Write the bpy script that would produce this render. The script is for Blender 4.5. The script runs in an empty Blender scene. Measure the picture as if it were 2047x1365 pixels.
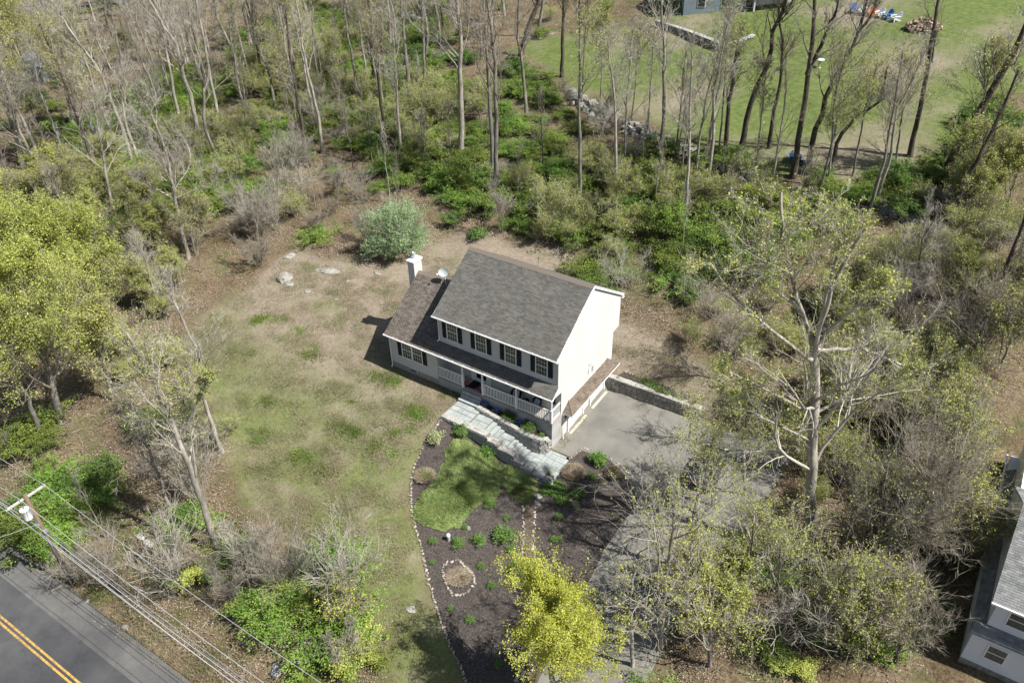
import bpy, math, random
import numpy as np
from math import radians, sin, cos, pi
random.seed(7)
rng = np.random.default_rng(11)
S = bpy.context.scene
COL = S.collection
# ------------------------------------------------------------------ camera
FPX = 1592.0
CAM = np.array([31.81, -37.44, 40.38])
def _axes(yaw, pit, rol):
    y, p, r = map(radians, (yaw, pit, rol))
    f = np.array([sin(y)*cos(p), cos(y)*cos(p), -sin(p)])
    rt = np.array([cos(y), -sin(y), 0.0]); up = np.cross(rt, f)
    return rt*cos(r)+up*sin(r), -rt*sin(r)+up*cos(r), f
RT, UP, FW = _axes(-33.915, 35.82, -1.3256)
cd = bpy.data.cameras.new("camera"); cam = bpy.data.objects.new("camera", cd); COL.objects.link(cam)
cd.sensor_width = 36; cd.lens = 36*FPX/2047; cd.clip_start = .5; cd.clip_end = 2000
from mathutils import Matrix, Vector
m = Matrix(((RT[0], UP[0], -FW[0], CAM[0]), (RT[1], UP[1], -FW[1], CAM[1]), (RT[2], UP[2], -FW[2], CAM[2]), (0, 0, 0, 1)))
cam.matrix_world = m
S.camera = cam
# ------------------------------------------------------------------ light
SUN_EL, SUN_AZ = 53.5, 8.5
w = bpy.data.worlds.new("World"); S.world = w; w.use_nodes = True
nt = w.node_tree; bg = nt.nodes['Background']
sky = nt.nodes.new('ShaderNodeTexSky'); sky.sky_type = 'NISHITA'; sky.sun_disc = False
sky.sun_elevation = radians(SUN_EL); sky.sun_rotation = radians(90-SUN_AZ); sky.air_density = 1.0; sky.dust_density = 1.5
nt.links.new(sky.outputs[0], bg.inputs[0]); bg.inputs[1].default_value = 0.062
sd = bpy.data.lights.new("sun", 'SUN'); so = bpy.data.objects.new("sun", sd); COL.objects.link(so)
sd.energy = 5.0; sd.angle = radians(.53); sd.color = (1, .975, .93)
sv = Vector((cos(radians(SUN_EL))*cos(radians(SUN_AZ)), cos(radians(SUN_EL))*sin(radians(SUN_AZ)), sin(radians(SUN_EL))))
so.rotation_euler = sv.to_track_quat('Z', 'Y').to_euler(); so.location = (40, 10, 60)
S.view_settings.view_transform = 'Standard'; S.view_settings.look = 'None'
S.view_settings.exposure = 0.80; S.view_settings.gamma = 1; S.view_settings.use_curve_mapping = False
S.render.engine = 'CYCLES'
S.cycles.max_bounces = 6; S.cycles.transparent_max_bounces = 6

# ------------------------------------------------------------------ materials
def mat(name, c1, c2=None, c3=None, scale=5., rough=.85, detail=6., bump=0., bscale=None, island=0., spec=.3, objrand=0.,
        metal=0., trans=0., stretch=(1, 1, 1), coords='Object', lo=.35, hi=.65, hue=0.):
    M = bpy.data.materials.new(name); M.use_nodes = True
    n = M.node_tree.nodes; L = M.node_tree.links; b = n['Principled BSDF']
    b.inputs['Roughness'].default_value = rough; b.inputs['Metallic'].default_value = metal
    b.inputs['Specular IOR Level'].default_value = spec
    tc = n.new('ShaderNodeTexCoord'); mp = n.new('ShaderNodeMapping'); mp.inputs['Scale'].default_value = stretch
    if coords == 'Position':
        g = n.new('ShaderNodeNewGeometry'); L.new(g.outputs['Position'], mp.inputs[0])
    else: L.new(tc.outputs[coords], mp.inputs[0])
    out = None
    if c2 is not None:
        no = n.new('ShaderNodeTexNoise'); no.inputs['Scale'].default_value = scale; no.inputs['Detail'].default_value = detail
        no.inputs['Roughness'].default_value = .65; L.new(mp.outputs[0], no.inputs[0])
        cr = n.new('ShaderNodeValToRGB'); L.new(no.outputs[0], cr.inputs[0])
        e = cr.color_ramp.elements; e[0].position = lo; e[0].color = (*c1, 1); e[1].position = hi; e[1].color = (*(c3 or c2), 1)
        if c3: k = e.new((lo+hi)/2); k.color = (*c2, 1)
        out = cr.outputs[0]
    else:
        rg = n.new('ShaderNodeRGB'); rg.outputs[0].default_value = (*c1, 1); out = rg.outputs[0]
    if island or objrand or hue:
        hs = n.new('ShaderNodeHueSaturation'); L.new(out, hs.inputs['Color'])
        if island:
            g = n.new('ShaderNodeNewGeometry'); mr = n.new('ShaderNodeMapRange'); L.new(g.outputs['Random Per Island'], mr.inputs[0])
            mr.inputs[3].default_value = 1-island; mr.inputs[4].default_value = 1+island
            L.new(mr.outputs[0], hs.inputs['Value']); 
        if objrand:
            oi = n.new('ShaderNodeObjectInfo'); mr2 = n.new('ShaderNodeMapRange'); L.new(oi.outputs['Random'], mr2.inputs[0])
            mr2.inputs[3].default_value = 1-objrand; mr2.inputs[4].default_value = 1+objrand
            if island:
                mm = n.new('ShaderNodeMath'); mm.operation = 'MULTIPLY'; L.new(mr.outputs[0], mm.inputs[0]); L.new(mr2.outputs[0], mm.inputs[1]); L.new(mm.outputs[0], hs.inputs['Value'])
            else: L.new(mr2.outputs[0], hs.inputs['Value'])
            if hue:
                mr3 = n.new('ShaderNodeMapRange'); L.new(oi.outputs['Random'], mr3.inputs[0]); mr3.inputs[3].default_value = .5-hue; mr3.inputs[4].default_value = .5+hue
                L.new(mr3.outputs[0], hs.inputs['Hue'])
        out = hs.outputs[0]
    L.new(out, b.inputs['Base Color'])
    if bump:
        nb = n.new('ShaderNodeTexNoise'); nb.inputs['Scale'].default_value = bscale or scale*2; nb.inputs['Detail'].default_value = 5
        L.new(mp.outputs[0], nb.inputs[0]); bp = n.new('ShaderNodeBump'); bp.inputs['Strength'].default_value = 1; bp.inputs['Distance'].default_value = bump
        L.new(nb.outputs[0], bp.inputs['Height']); L.new(bp.outputs[0], b.inputs['Normal'])
    if trans:
        tr = n.new('ShaderNodeBsdfTranslucent'); mx = n.new('ShaderNodeMixShader'); mx.inputs[0].default_value = trans
        L.new(out, tr.inputs[0]); L.new(b.outputs[0], mx.inputs[1]); L.new(tr.outputs[0], mx.inputs[2])
        L.new(mx.outputs[0], n['Material Output'].inputs[0])
    return M
M = {}
M['shingle'] = mat('shingle', (.092, .087, .076), (.135, .129, .114), scale=1.1, island=.22, rough=.95, lo=.3, hi=.7)
M['shingle_wing'] = mat('shingle_wing', (.098, .084, .069), (.145, .122, .10), scale=1.5, island=.3, rough=.95)
M['shingle_brown'] = mat('shingle_brown', (.115, .09, .07), (.16, .128, .10), scale=1.5, island=.3, rough=.95)
M['ridge'] = mat('ridge', (.14, .115, .092), (.18, .15, .12), scale=3, island=.2, rough=.95)
M['siding'] = mat('siding', (.51, .495, .465), (.555, .54, .51), scale=.7, rough=.55, detail=3)
M['trim'] = mat('trim', (.80, .80, .78), (.74, .74, .72), scale=2, rough=.45)
M['gutter'] = mat('gutter', (.82, .80, .80), rough=.4)
M['shutter'] = mat('shutter', (.012, .014, .016), (.02, .022, .024), scale=3, rough=.5)
M['glass'] = mat('glass', (.016, .02, .021), (.05, .055, .05), scale=1.6, rough=.06, spec=.7, coords='Position')
M['concrete'] = mat('concrete', (.30, .295, .28), (.42, .41, .39), scale=1.2, rough=.9, bump=.01, bscale=30)
M['deck'] = mat('deck', (.30, .27, .23), (.36, .32, .28), scale=2, rough=.8)
M['apron'] = mat('apron', (.42, .38, .29), (.5, .46, .36), scale=3, rough=.9)
M['door_dark'] = mat('door_dark', (.008, .008, .009), rough=.25)
M['mat_black'] = mat('mat_black', (.008, .008, .009), (.015, .015, .015), scale=20, rough=.95)
M['stone'] = mat('stone', (.20, .195, .175), (.33, .32, .29), (.46, .44, .40), scale=7, island=.22, objrand=.12, rough=.95, bump=.02, bscale=16)
M['stone_dark'] = mat('stone_dark', (.12, .115, .10), (.22, .21, .185), (.34, .32, .28), scale=5, island=.25, objrand=.25, rough=.95, bump=.02, bscale=14)
M['mortar'] = mat('mortar', (.16, .155, .14), (.26, .25, .225), scale=9, rough=.98, bump=.02)
M['bluestone'] = mat('bluestone', (.25, .28, .27), (.34, .36, .34), scale=2.5, island=.0, objrand=.09, rough=.85, bump=.003)
M['joint'] = mat('joint', (.15, .15, .13), (.22, .22, .19), scale=12, rough=.95)
M['edging'] = mat('edging', (.2, .165, .125), (.31, .27, .22), (.42, .38, .32), scale=1.4, island=.35, rough=.9)
M['boulder'] = mat('boulder', (.15, .14, .12), (.25, .235, .205), (.34, .32, .28), scale=2.3, rough=.95, bump=.05, bscale=5)
M['mulch'] = mat('mulch', (.022, .018, .0155), (.064, .053, .046), (.13, .112, .098), scale=9, detail=10, rough=1, bump=.04, bscale=14, lo=.3, hi=.72, coords='Position')
M['soil'] = mat('soil', (.018, .013, .01), (.05, .038, .03), scale=12, rough=1, bump=.03)
M['path'] = mat('path', (.07, .052, .038), (.13, .1, .075), scale=6, detail=9, rough=1, bump=.02, coords='Position')
M['bark_pale'] = mat('bark_pale', (.17, .15, .12), (.30, .27, .225), (.43, .40, .34), scale=3, rough=.95, bump=.03, bscale=9, stretch=(1, 1, .3), objrand=.12)
M['bark_grey'] = mat('bark_grey', (.11, .10, .085), (.20, .18, .15), (.30, .275, .235), scale=3, rough=.95, bump=.03, bscale=9, stretch=(1, 1, .3), objrand=.15)
M['bark_dark'] = mat('bark_dark', (.035, .028, .022), (.075, .06, .047), (.14, .115, .09), scale=3, rough=.95, bump=.03, bscale=9, stretch=(1, 1, .3), objrand=.15)
M['twig_pale'] = mat('twig_pale', (.28, .255, .21), (.40, .37, .31), scale=2, rough=.9, island=.25, objrand=.1)
M['twig_grey'] = mat('twig_grey', (.20, .178, .145), (.31, .278, .23), scale=2, rough=.9, island=.25, objrand=.1)
M['twig_brown'] = mat('twig_brown', (.22, .188, .145), (.34, .298, .235), scale=2, rough=.9, island=.3, objrand=.15)
M['twig_dark'] = mat('twig_dark', (.08, .065, .05), (.14, .115, .09), scale=2, rough=.9, island=.25, objrand=.1)
M['leaf_yellow'] = mat('leaf_yellow', (.35, .375, .045), (.50, .51, .09), scale=.6, rough=.6, island=.28, trans=.35)
M['leaf_lime'] = mat('leaf_lime', (.34, .385, .075), (.50, .53, .14), scale=.5, rough=.6, island=.38, objrand=.08, trans=.4)
M['leaf_bud'] = mat('leaf_bud', (.26, .29, .065), (.40, .42, .11), scale=.6, rough=.6, island=.3, objrand=.1, trans=.3)
M['leaf_tan'] = mat('leaf_tan', (.28, .29, .08), (.42, .41, .12), scale=.6, rough=.6, island=.3, trans=.3)
M['leaf_orange'] = mat('leaf_orange', (.36, .15, .05), (.46, .22, .08), scale=.6, rough=.7, island=.3, trans=.3)
M['leaf_green'] = mat('leaf_green', (.085, .155, .02), (.235, .32, .048), scale=.35, rough=.6, island=.35, objrand=.3, trans=.35, hue=.02, coords='Position')
M['leaf_deep'] = mat('leaf_deep', (.06, .12, .022), (.15, .23, .045), scale=.5, rough=.6, island=.35, objrand=.2, trans=.3)
M['leaf_vivid'] = mat('leaf_vivid', (.09, .19, .03), (.18, .31, .06), scale=.9, rough=.55, island=.3, trans=.35)
M['leaf_sage'] = mat('leaf_sage', (.23, .33, .16), (.38, .48, .26), scale=.9, rough=.7, island=.28, trans=.3)
M['leaf_varieg'] = mat('leaf_varieg', (.22, .27, .1), (.52, .55, .3), scale=4, rough=.7, island=.35, trans=.3)
M['leaf_red'] = mat('leaf_red', (.13, .09, .05), (.2, .2, .09), scale=2, rough=.7, island=.4, trans=.3)
M['leaf_juniper'] = mat('leaf_juniper', (.18, .25, .07), (.32, .39, .14), scale=1.0, rough=.75, island=.35, trans=.2, coords='Position')
M['straw'] = mat('straw', (.33, .26, .18), (.50, .42, .31), scale=2, rough=.9, island=.3, trans=.15)
M['pink'] = mat('pink', (.62, .12, .25), rough=.6, island=.3); M['blue_fl'] = mat('blue_fl', (.12, .16, .55), (.3, .36, .75), scale=4, rough=.6, island=.3)
M['yellow_fl'] = mat('yellow_fl', (.85, .5, .02), rough=.6)
M['black'] = mat('black', (.012, .012, .013), rough=.6); M['cushion'] = mat('cushion', (.12, .15, .2), (.55, .58, .62), scale=14, rough=.9, lo=.45, hi=.55)
M['metal'] = mat('metal', (.45, .46, .46), rough=.35, metal=.6); M['dish'] = mat('dish', (.42, .45, .45), rough=.5)
M['white_paint'] = mat('white_paint', (.8, .8, .8), rough=.4)
M['wood_pole'] = mat('wood_pole', (.11, .078, .055), (.19, .14, .10), scale=4, rough=.9, stretch=(1, 1, .1))
M['wood_arm'] = mat('wood_arm', (.36, .35, .31), (.48, .47, .42), scale=4, rough=.9)
M['wire'] = mat('wire', (.55, .56, .57), rough=.4, metal=.3); M['wire_dark'] = mat('wire_dark', (.22, .22, .23), rough=.5)
M['road_yellow'] = mat('road_yellow', (.20, .14, .07), (.58, .34, .07), scale=5, rough=.8, coords='Position')
M['log'] = mat('log', (.22, .15, .1), (.42, .32, .23), scale=3, rough=.95, objrand=.3, island=.3)
M['firewood'] = M['log']
M['nb_siding'] = mat('nb_siding', (.62, .65, .69), (.68, .70, .73), scale=1, rough=.5)
M['nb_shingle'] = mat('nb_shingle', (.15, .155, .15), (.22, .222, .215), scale=1.2, island=.25, rough=.95)
M['grey_roof'] = mat('grey_roof', (.13, .145, .16), (.2, .215, .23), scale=1.2, island=.25, rough=.9)
M['blue_siding'] = mat('blue_siding', (.20, .25, .28), (.26, .31, .34), scale=1, rough=.6)
M['blue_pl'] = mat('blue_pl', (.05, .17, .42), rough=.45); M['orange_pl'] = mat('orange_pl', (.75, .13, .05), rough=.45); M['white_pl'] = mat('white_pl', (.78, .8, .8), rough=.4)
M['navy_pl'] = mat('navy_pl', (.04, .1, .22), rough=.45)
M['glass_blue'] = mat('glass_blue', (.03, .04, .05), (.07, .085, .10), scale=2, rough=.05, spec=.8)
M['car_paint'] = mat('car_paint', (.02, .025, .032), rough=.22, spec=.6); M['tyre'] = mat('tyre', (.01, .01, .01), rough=.9)
M['car_glass'] = mat('car_glass', (.06, .075, .085), rough=.05, spec=.9); M['red_light'] = mat('red_light', (.5, .02, .02), rough=.2)
def asphalt(name, a, b_, sc=.35):
    Mt = _asphalt(name, a, b_, sc); n = Mt.node_tree.nodes; L = Mt.node_tree.links; b = n['Principled BSDF']; src = b.inputs['Base Color'].links[0].from_socket
    g = n.new('ShaderNodeNewGeometry'); v = n.new('ShaderNodeTexVoronoi'); v.feature = 'DISTANCE_TO_EDGE'; v.inputs['Scale'].default_value = .22
    nz = n.new('ShaderNodeTexNoise'); nz.inputs['Scale'].default_value = .9; nz.inputs['Detail'].default_value = 6; L.new(g.outputs['Position'], nz.inputs[0])
    ad = n.new('ShaderNodeVectorMath'); ad.operation = 'MULTIPLY_ADD'; L.new(nz.outputs['Color'], ad.inputs[0]); ad.inputs[1].default_value = (2.2, 2.2, 0); L.new(g.outputs['Position'], ad.inputs[2]); L.new(ad.outputs[0], v.inputs['Vector'])
    cr = n.new('ShaderNodeValToRGB'); cr.color_ramp.elements[0].color = (.86, .86, .86, 1) if name == 'court' else (.66, .66, .66, 1); cr.color_ramp.elements[1].position = .004; cr.color_ramp.elements[1].color = (1, 1, 1, 1); L.new(v.outputs['Distance'], cr.inputs[0])
    st = n.new('ShaderNodeTexNoise'); st.inputs['Scale'].default_value = .16; st.inputs['Detail'].default_value = 7; st.inputs['Roughness'].default_value = .6; L.new(g.outputs['Position'], st.inputs[0])
    sr = n.new('ShaderNodeValToRGB'); sr.color_ramp.elements[0].position = .36; sr.color_ramp.elements[0].color = (.72, .72, .73, 1); sr.color_ramp.elements[1].position = .6; sr.color_ramp.elements[1].color = (1.08, 1.07, 1.03, 1); L.new(st.outputs[0], sr.inputs[0])
    for q in (cr, sr):
        m_ = n.new('ShaderNodeMix'); m_.data_type = 'RGBA'; m_.blend_type = 'MULTIPLY'; m_.inputs[0].default_value = 1; L.new(src, m_.inputs[6]); L.new(q.outputs[0], m_.inputs[7]); src = m_.outputs[2]
    L.new(src, b.inputs['Base Color']); return Mt
def _asphalt(name, a, b_, sc):
    return mat(name, a, b_, scale=sc, detail=12, rough=.95, bump=.004, bscale=60, coords='Position', lo=.3, hi=.7)
M['road'] = asphalt('road', (.052, .053, .056), (.085, .086, .089), .6)
M['shoulder'] = asphalt('shoulder', (.085, .084, .082), (.135, .132, .128), .9)
M['court'] = asphalt('court', (.15, .143, .126), (.215, .205, .183), .4)

# ------------------------------------------------------------------ mesh helpers
def tag(o, label=None, cat=None, group=None, kind=None):
    if label: o['label'] = label
    if cat: o['category'] = cat
    if group: o['group'] = group
    if kind: o['kind'] = kind
    return o
def mesh_np(name, V, F, m=None, smooth=False, mats=None, midx=None):
    me = bpy.data.meshes.new(name)
    V = np.asarray(V, np.float32).reshape(-1, 3)
    Fs = F if isinstance(F, list) else [F]
    Fs = [np.asarray(f, np.int32) for f in Fs if len(f)]
    me.vertices.add(len(V)); me.vertices.foreach_set('co', V.ravel())
    nl = sum(f.size for f in Fs); me.loops.add(nl); me.loops.foreach_set('vertex_index', np.concatenate([f.ravel() for f in Fs]))
    tot = np.concatenate([np.full(len(f), f.shape[1], np.int32) for f in Fs]); st = np.concatenate([[0], np.cumsum(tot)[:-1]]).astype(np.int32)
    me.polygons.add(len(tot)); me.polygons.foreach_set('loop_start', st); me.polygons.foreach_set('loop_total', tot)
    me.polygons.foreach_set('use_smooth', np.full(len(tot), bool(smooth)))
    if midx is not None: me.polygons.foreach_set('material_index', np.asarray(midx, np.int32))
    me.update(calc_edges=True)
    for k in (mats or ([m] if m else [])): me.materials.append(M[k])
    return me
def link(name, me, parent=None, loc=(0, 0, 0), rz=0., sc=None):
    o = bpy.data.objects.new(name, me); COL.objects.link(o); o.location = [float(a) for a in loc]; o.rotation_euler = (0, 0, rz)
    if sc is not None: o.scale = (sc, sc, sc) if np.isscalar(sc) else sc
    if parent: o.parent = parent
    return o
def empty(name, label, cat, loc=(0, 0, 0), rz=0., group=None):
    o = bpy.data.objects.new(name, None); COL.objects.link(o); o.location = [float(a) for a in loc]; o.rotation_euler = (0, 0, rz)
    o.empty_display_size = .2
    return tag(o, label, cat, group)
class MB:
    def __init__(s): s.V = []; s.Q = []; s.T = []; s.n = 0
    def add(s, V, Q=None, T=None):
        V = np.asarray(V, float).reshape(-1, 3)
        if Q is not None and len(Q): s.Q.append(np.asarray(Q)+s.n)
        if T is not None and len(T): s.T.append(np.asarray(T)+s.n)
        s.V.append(V); s.n += len(V); return s
    def hexa(s, c):   # 8 corners: bottom 4 (ccw from above), top 4
        return s.add(c, [[0, 3, 2, 1], [4, 5, 6, 7], [0, 1, 5, 4], [1, 2, 6, 5], [2, 3, 7, 6], [3, 0, 4, 7]])
    def box(s, x0, x1, y0, y1, z0, z1):
        return s.hexa([(x0, y0, z0), (x1, y0, z0), (x1, y1, z0), (x0, y1, z0), (x0, y0, z1), (x1, y0, z1), (x1, y1, z1), (x0, y1, z1)])
    def lbox(s, O, U, N, u0, u1, n0, n1, z0, z1):
        O, U, N = map(np.asarray, (O, U, N)); c = []
        for z in (z0, z1):
            for (u, n) in ((u0, n1), (u1, n1), (u1, n0), (u0, n0)): c.append(O+U*u+N*n+np.array([0, 0, z]))
        return s.hexa(c)
    def tube(s, pts, r, sides=8, cap=True, r2=None):
        pts = np.asarray(pts, float)[None]; k = pts.shape[1]
        R = np.linspace(r, r if r2 is None else r2, k)[None]
        V, Q, T = tubes(pts, R, sides, cap); return s.add(V, Q, T)
    def lathe(s, prof, c=(0, 0, 0), n=16):
        V = []; Q = []
        for i, (r, z) in enumerate(prof):
            for j in range(n):
                a = 2*pi*j/n; V.append((c[0]+r*cos(a), c[1]+r*sin(a), c[2]+z))
        for i in range(len(prof)-1):
            for j in range(n): Q.append((i*n+j, i*n+(j+1) % n, (i+1)*n+(j+1) % n, (i+1)*n+j))
        return s.add(V, Q)
    def mesh(s, name, m, smooth=False):
        F = []
        if s.Q: F.append(np.concatenate(s.Q))
        if s.T: F.append(np.concatenate(s.T))
        return mesh_np(name, np.concatenate(s.V), F, m, smooth)
    def build(s, name, m, parent=None, loc=(0, 0, 0), smooth=False, kind=None, label=None):
        o = link(name, s.mesh(name, m, smooth), parent, loc)
        if kind: o['kind'] = kind
        if label: o['label'] = label
        return o
def tubes(P, R, S_, cap=False):
    """P (N,K,3) polylines, R (N,K) radii -> verts, quads, tris"""
    N, K = R.shape
    T = np.gradient(P, axis=1); T /= np.linalg.norm(T, axis=2, keepdims=True)+1e-9
    mt = T.mean(1); a = np.where(np.abs(mt[:, 2:3]) > .8, np.array([[1., 0, 0]]), np.array([[0, 0, 1.]]))[:, None, :]
    u = np.cross(T, np.broadcast_to(a, T.shape)); u /= np.linalg.norm(u, axis=2, keepdims=True)+1e-9
    v = np.cross(T, u)
    th = np.arange(S_)*2*pi/S_
    V = P[:, :, None, :]+R[:, :, None, None]*(u[:, :, None, :]*np.cos(th)[None, None, :, None]+v[:, :, None, :]*np.sin(th)[None, None, :, None])
    V = V.reshape(-1, 3)
    n_, k_, s_ = np.meshgrid(np.arange(N), np.arange(K-1), np.arange(S_), indexing='ij')
    b = n_*K*S_+k_*S_; s2 = (s_+1) % S_
    Q = np.stack([b+s_, b+s2, b+S_+s2, b+S_+s_], -1).reshape(-1, 4)
    Tt = None
    if cap:
        Tt = []
        for i in range(N):
            for kk in (0, K-1):
                bb = i*K*S_+kk*S_
                for j in range(1, S_-1): Tt.append((bb, bb+j, bb+j+1) if kk else (bb, bb+j+1, bb+j))
        Tt = np.array(Tt)
    return V, Q, Tt
def cones(P0, P1, r):   # 3 sided needles
    N = len(P0); d = P1-P0; a = rng.normal(size=(N, 3)); u = np.cross(d, a); u /= np.linalg.norm(u, axis=1, keepdims=True)+1e-9
    v = np.cross(d, u); v /= np.linalg.norm(v, axis=1, keepdims=True)+1e-9
    r = np.broadcast_to(np.asarray(r), (N,))[:, None]
    V = np.stack([P0+u*r, P0-u*r*.5+v*r*.87, P0-u*r*.5-v*r*.87, P1], 1).reshape(-1, 3)
    b = np.arange(N)[:, None]*4
    T = np.concatenate([b+[0, 1, 3], b+[1, 2, 3], b+[2, 0, 3]])
    return V, T
def leaf_quads(C, size, upb=.3, aspect=.6, g=None):
    g = g or rng
    N = len(C); n = g.normal(size=(N, 3)); n[:, 2] = np.abs(n[:, 2])+upb; n /= np.linalg.norm(n, axis=1, keepdims=True)
    a = g.normal(size=(N, 3)); u = np.cross(n, a); u /= np.linalg.norm(u, axis=1, keepdims=True)+1e-9; v = np.cross(n, u)
    s = (size*g.uniform(.6, 1.3, N))[:, None]
    V = np.stack([C-u*s, C-v*s*aspect+n*s*.15, C+u*s, C+v*s*aspect+n*s*.15], 1).reshape(-1, 3)
    return V, np.arange(N*4).reshape(-1, 4)

# ------------------------------------------------------------------ terrain
CP = np.array([  # x, y, z  surveyed heights
 (12, -4, -.6), (2.6, -3.7, 1.45), (0, -.9, 1.8), (-4.4, -.9, 1.72), (-5, 4, 2.0), (-5, 9, 2.2), (-20, 0, 1.7), (-10, -8, .9), (0, -10, .2), (5, -14, -.9),
 (12, -12, -1.3), (15, -18, -1.9), (20, -20, -2.2), (-60, -29.5, -3.6), (-14, -29.5, -3.2), (3, -29.4, -3.0), (30, -29, -3), (-14, -25, -2.9), (3, -25, -2.8),
 (28, 0, -.2), (35, -10, -1), (28, 10, 1.3), (40, 8, 1.6), (38, -3, .2), (46, 0, .3), (0, 10, 2.2), (10, 10, 2.1), (18, 12, 2.3), (10, 16, 3), (0, 20, 4), (-14, 12, 2.6),
 (10, 30, 6.5), (14, 55, 11), (-1, 58, 10.5), (14, 75, 14), (30, 90, 16), (30, 50, 10.5), (40, 30, 6.5), (45, 60, 12), (-30, 20, 3.6), (-45, 30, 4.2), (-60, 10, 2.5),
 (-80, 40, 4), (-126, 59, 4), (-150, 50, 4), (-50, 60, 7), (-90, 80, 6), (-25, 40, 7), (-48, 83, 10), (-40, -5, 1), (-60, -15, -.8), (-35, -24, -2.8), (-200, 120, 8),
 (60, 150, 20), (0, 150, 18), (-100, 160, 12), (100, 60, 12), (90, -30, 0), (-200, 0, 2), (0, -80, -4), (-150, -80, -6), (90, -80, -3), (-20, -14, 0), (22, -8, -.9), (20, 4, .2), (12, 4, .6)], float)
def _U(r2): return np.where(r2 > 1e-9, r2*np.log(r2+1e-12), 0)
_n = len(CP); _K = _U(((CP[:, None, :2]-CP[None, :, :2])**2).sum(2)) + np.eye(_n)*3.0
_P = np.c_[np.ones(_n), CP[:, :2]]; _A = np.block([[_K, _P], [_P.T, np.zeros((3, 3))]])
_W = np.linalg.solve(_A, np.r_[CP[:, 2], 0, 0, 0])
def sstep(a, b, x): t = np.clip((x-a)/(b-a), 0, 1); return t*t*(3-2*t)
def vnoise(x, y, s, seed=0):
    x = x/s+seed*17.3; y = y/s-seed*9.1; xi = np.floor(x); yi = np.floor(y); fx = x-xi; fy = y-yi
    fx = fx*fx*(3-2*fx); fy = fy*fy*(3-2*fy)
    h = lambda a, b: (np.sin(a*127.1+b*311.7+seed*3.3)*43758.5453) % 1.0
    return (h(xi, yi)*(1-fx)+h(xi+1, yi)*fx)*(1-fy)+(h(xi, yi+1)*(1-fx)+h(xi+1, yi+1)*fx)*fy
def hraw(x, y):
    x = np.asarray(x, float); y = np.asarray(y, float)
    r2 = (x[..., None]-CP[:, 0])**2+(y[..., None]-CP[:, 1])**2
    z = (_U(r2)*_W[:_n]).sum(-1)+_W[_n]+_W[_n+1]*x+_W[_n+2]*y
    z = z+(vnoise(x, y, 5, 1)-.5)*.35+(vnoise(x, y, 1.7, 2)-.5)*.10
    # driveway court: level, cut in below the rear lawn
    mx = sstep(10.0, 10.3, x)*(1-sstep(19, 25, x)); wy = .06+np.clip(x-18, 0, 9)*.6; yw = 7.74+np.clip(x-10.5, 0, 9)*.05
    my = (1-sstep(yw-.06, yw+wy, y))*sstep(-7.5, -.9, y)
    court = np.clip((x-12)*-.012, -.15, 0)
    z = z*(1-mx*my)+court*mx*my
    # level platform behind the retaining wall
    z = np.where((x > 9) & (x < 19) & (y > yw+.05) & (y < 10.5), z*(.15+.35*np.clip(y-8.5, 0, 2)/2)+(1.22-.03*(x-10))*(.85-.35*np.clip(y-8.5, 0, 2)/2), z)
    # footings of the walk and patio
    z = np.where((x > 2.7) & (x < 11.9) & (y > -3.36) & (y < -.82), -1.1, z)
    z = np.where((x > .4) & (x < 9.95) & (y >= -.83) & (y < 8.0), -1.1, z)
    # road bed
    rd = (1-sstep(4.1, 6.2, np.abs(y+30.0)))
    z = z*(1-rd)+(-3.15+.004*x-.01*np.abs(y+29.7))*rd
    return z
def axis(lo, hi, a, b, fine, extra, g=1.10):
    c = list(np.arange(a, b+1e-6, fine)); st = fine; v = a
    while v > lo: st *= g; v -= st; c.append(v)
    st = fine; v = b
    while v < hi: st *= g; v += st; c.append(v)
    c += extra; c = np.unique(np.round(c, 3)); return c
GX = axis(-300, 220, -34, 34, .42, [2.64, 2.72, 9.9, 10.02, 11.88, 11.95], 1.045)
GY = axis(-120, 330, -34, 24, .42, [-3.42, -3.35, -.84, -.78]+[round(7.62+.1*k, 2) for k in range(8)]+[ -26.3, -33], 1.045)
XX, YY = np.meshgrid(GX, GY, indexing='ij'); ZZ = hraw(XX, YY)
def H(x, y):
    x = np.asarray(x, float); y = np.asarray(y, float)
    i = np.clip(np.searchsorted(GX, x)-1, 0, len(GX)-2); j = np.clip(np.searchsorted(GY, y)-1, 0, len(GY)-2)
    fx = (x-GX[i])/(GX[i+1]-GX[i]); fy = (y-GY[j])/(GY[j+1]-GY[j])
    return (ZZ[i, j]*(1-fx)+ZZ[i+1, j]*fx)*(1-fy)+(ZZ[i, j+1]*(1-fx)+ZZ[i+1, j+1]*fx)*fy
def ray(px, py): return FW+RT*(px-1023.5)/FPX-UP*(py-682.5)/FPX
def G(px, py):
    """where the sight line of a surveyed photo pixel meets the terrain"""
    d = ray(px, py); t = np.linspace(25, 420, 1600)[:, None]; P = CAM+d*t
    below = P[:, 2] < H(P[:, 0], P[:, 1]); k = int(np.argmax(below)); k = max(k, 1)
    a, b = t[k-1, 0], t[k, 0]
    for _ in range(18):
        c = (a+b)/2; p = CAM+d*c
        if p[2] < H(p[0], p[1]): b = c
        else: a = c
    p = CAM+d*b; p[2] = H(p[0], p[1]); return p
def above(px, py, base):
    """point seen at (px,py) standing in the upright plane through base that faces the camera"""
    n = np.array([FW[0], FW[1], 0]); n /= np.linalg.norm(n); d = ray(px, py)
    return CAM+d*(((base-CAM)@n)/(d@n))
def proj(P):
    d = np.asarray(P)-CAM; z = d@FW; return 1023.5+FPX*(d@RT)/z, 682.5-FPX*(d@UP)/z, z
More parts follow.
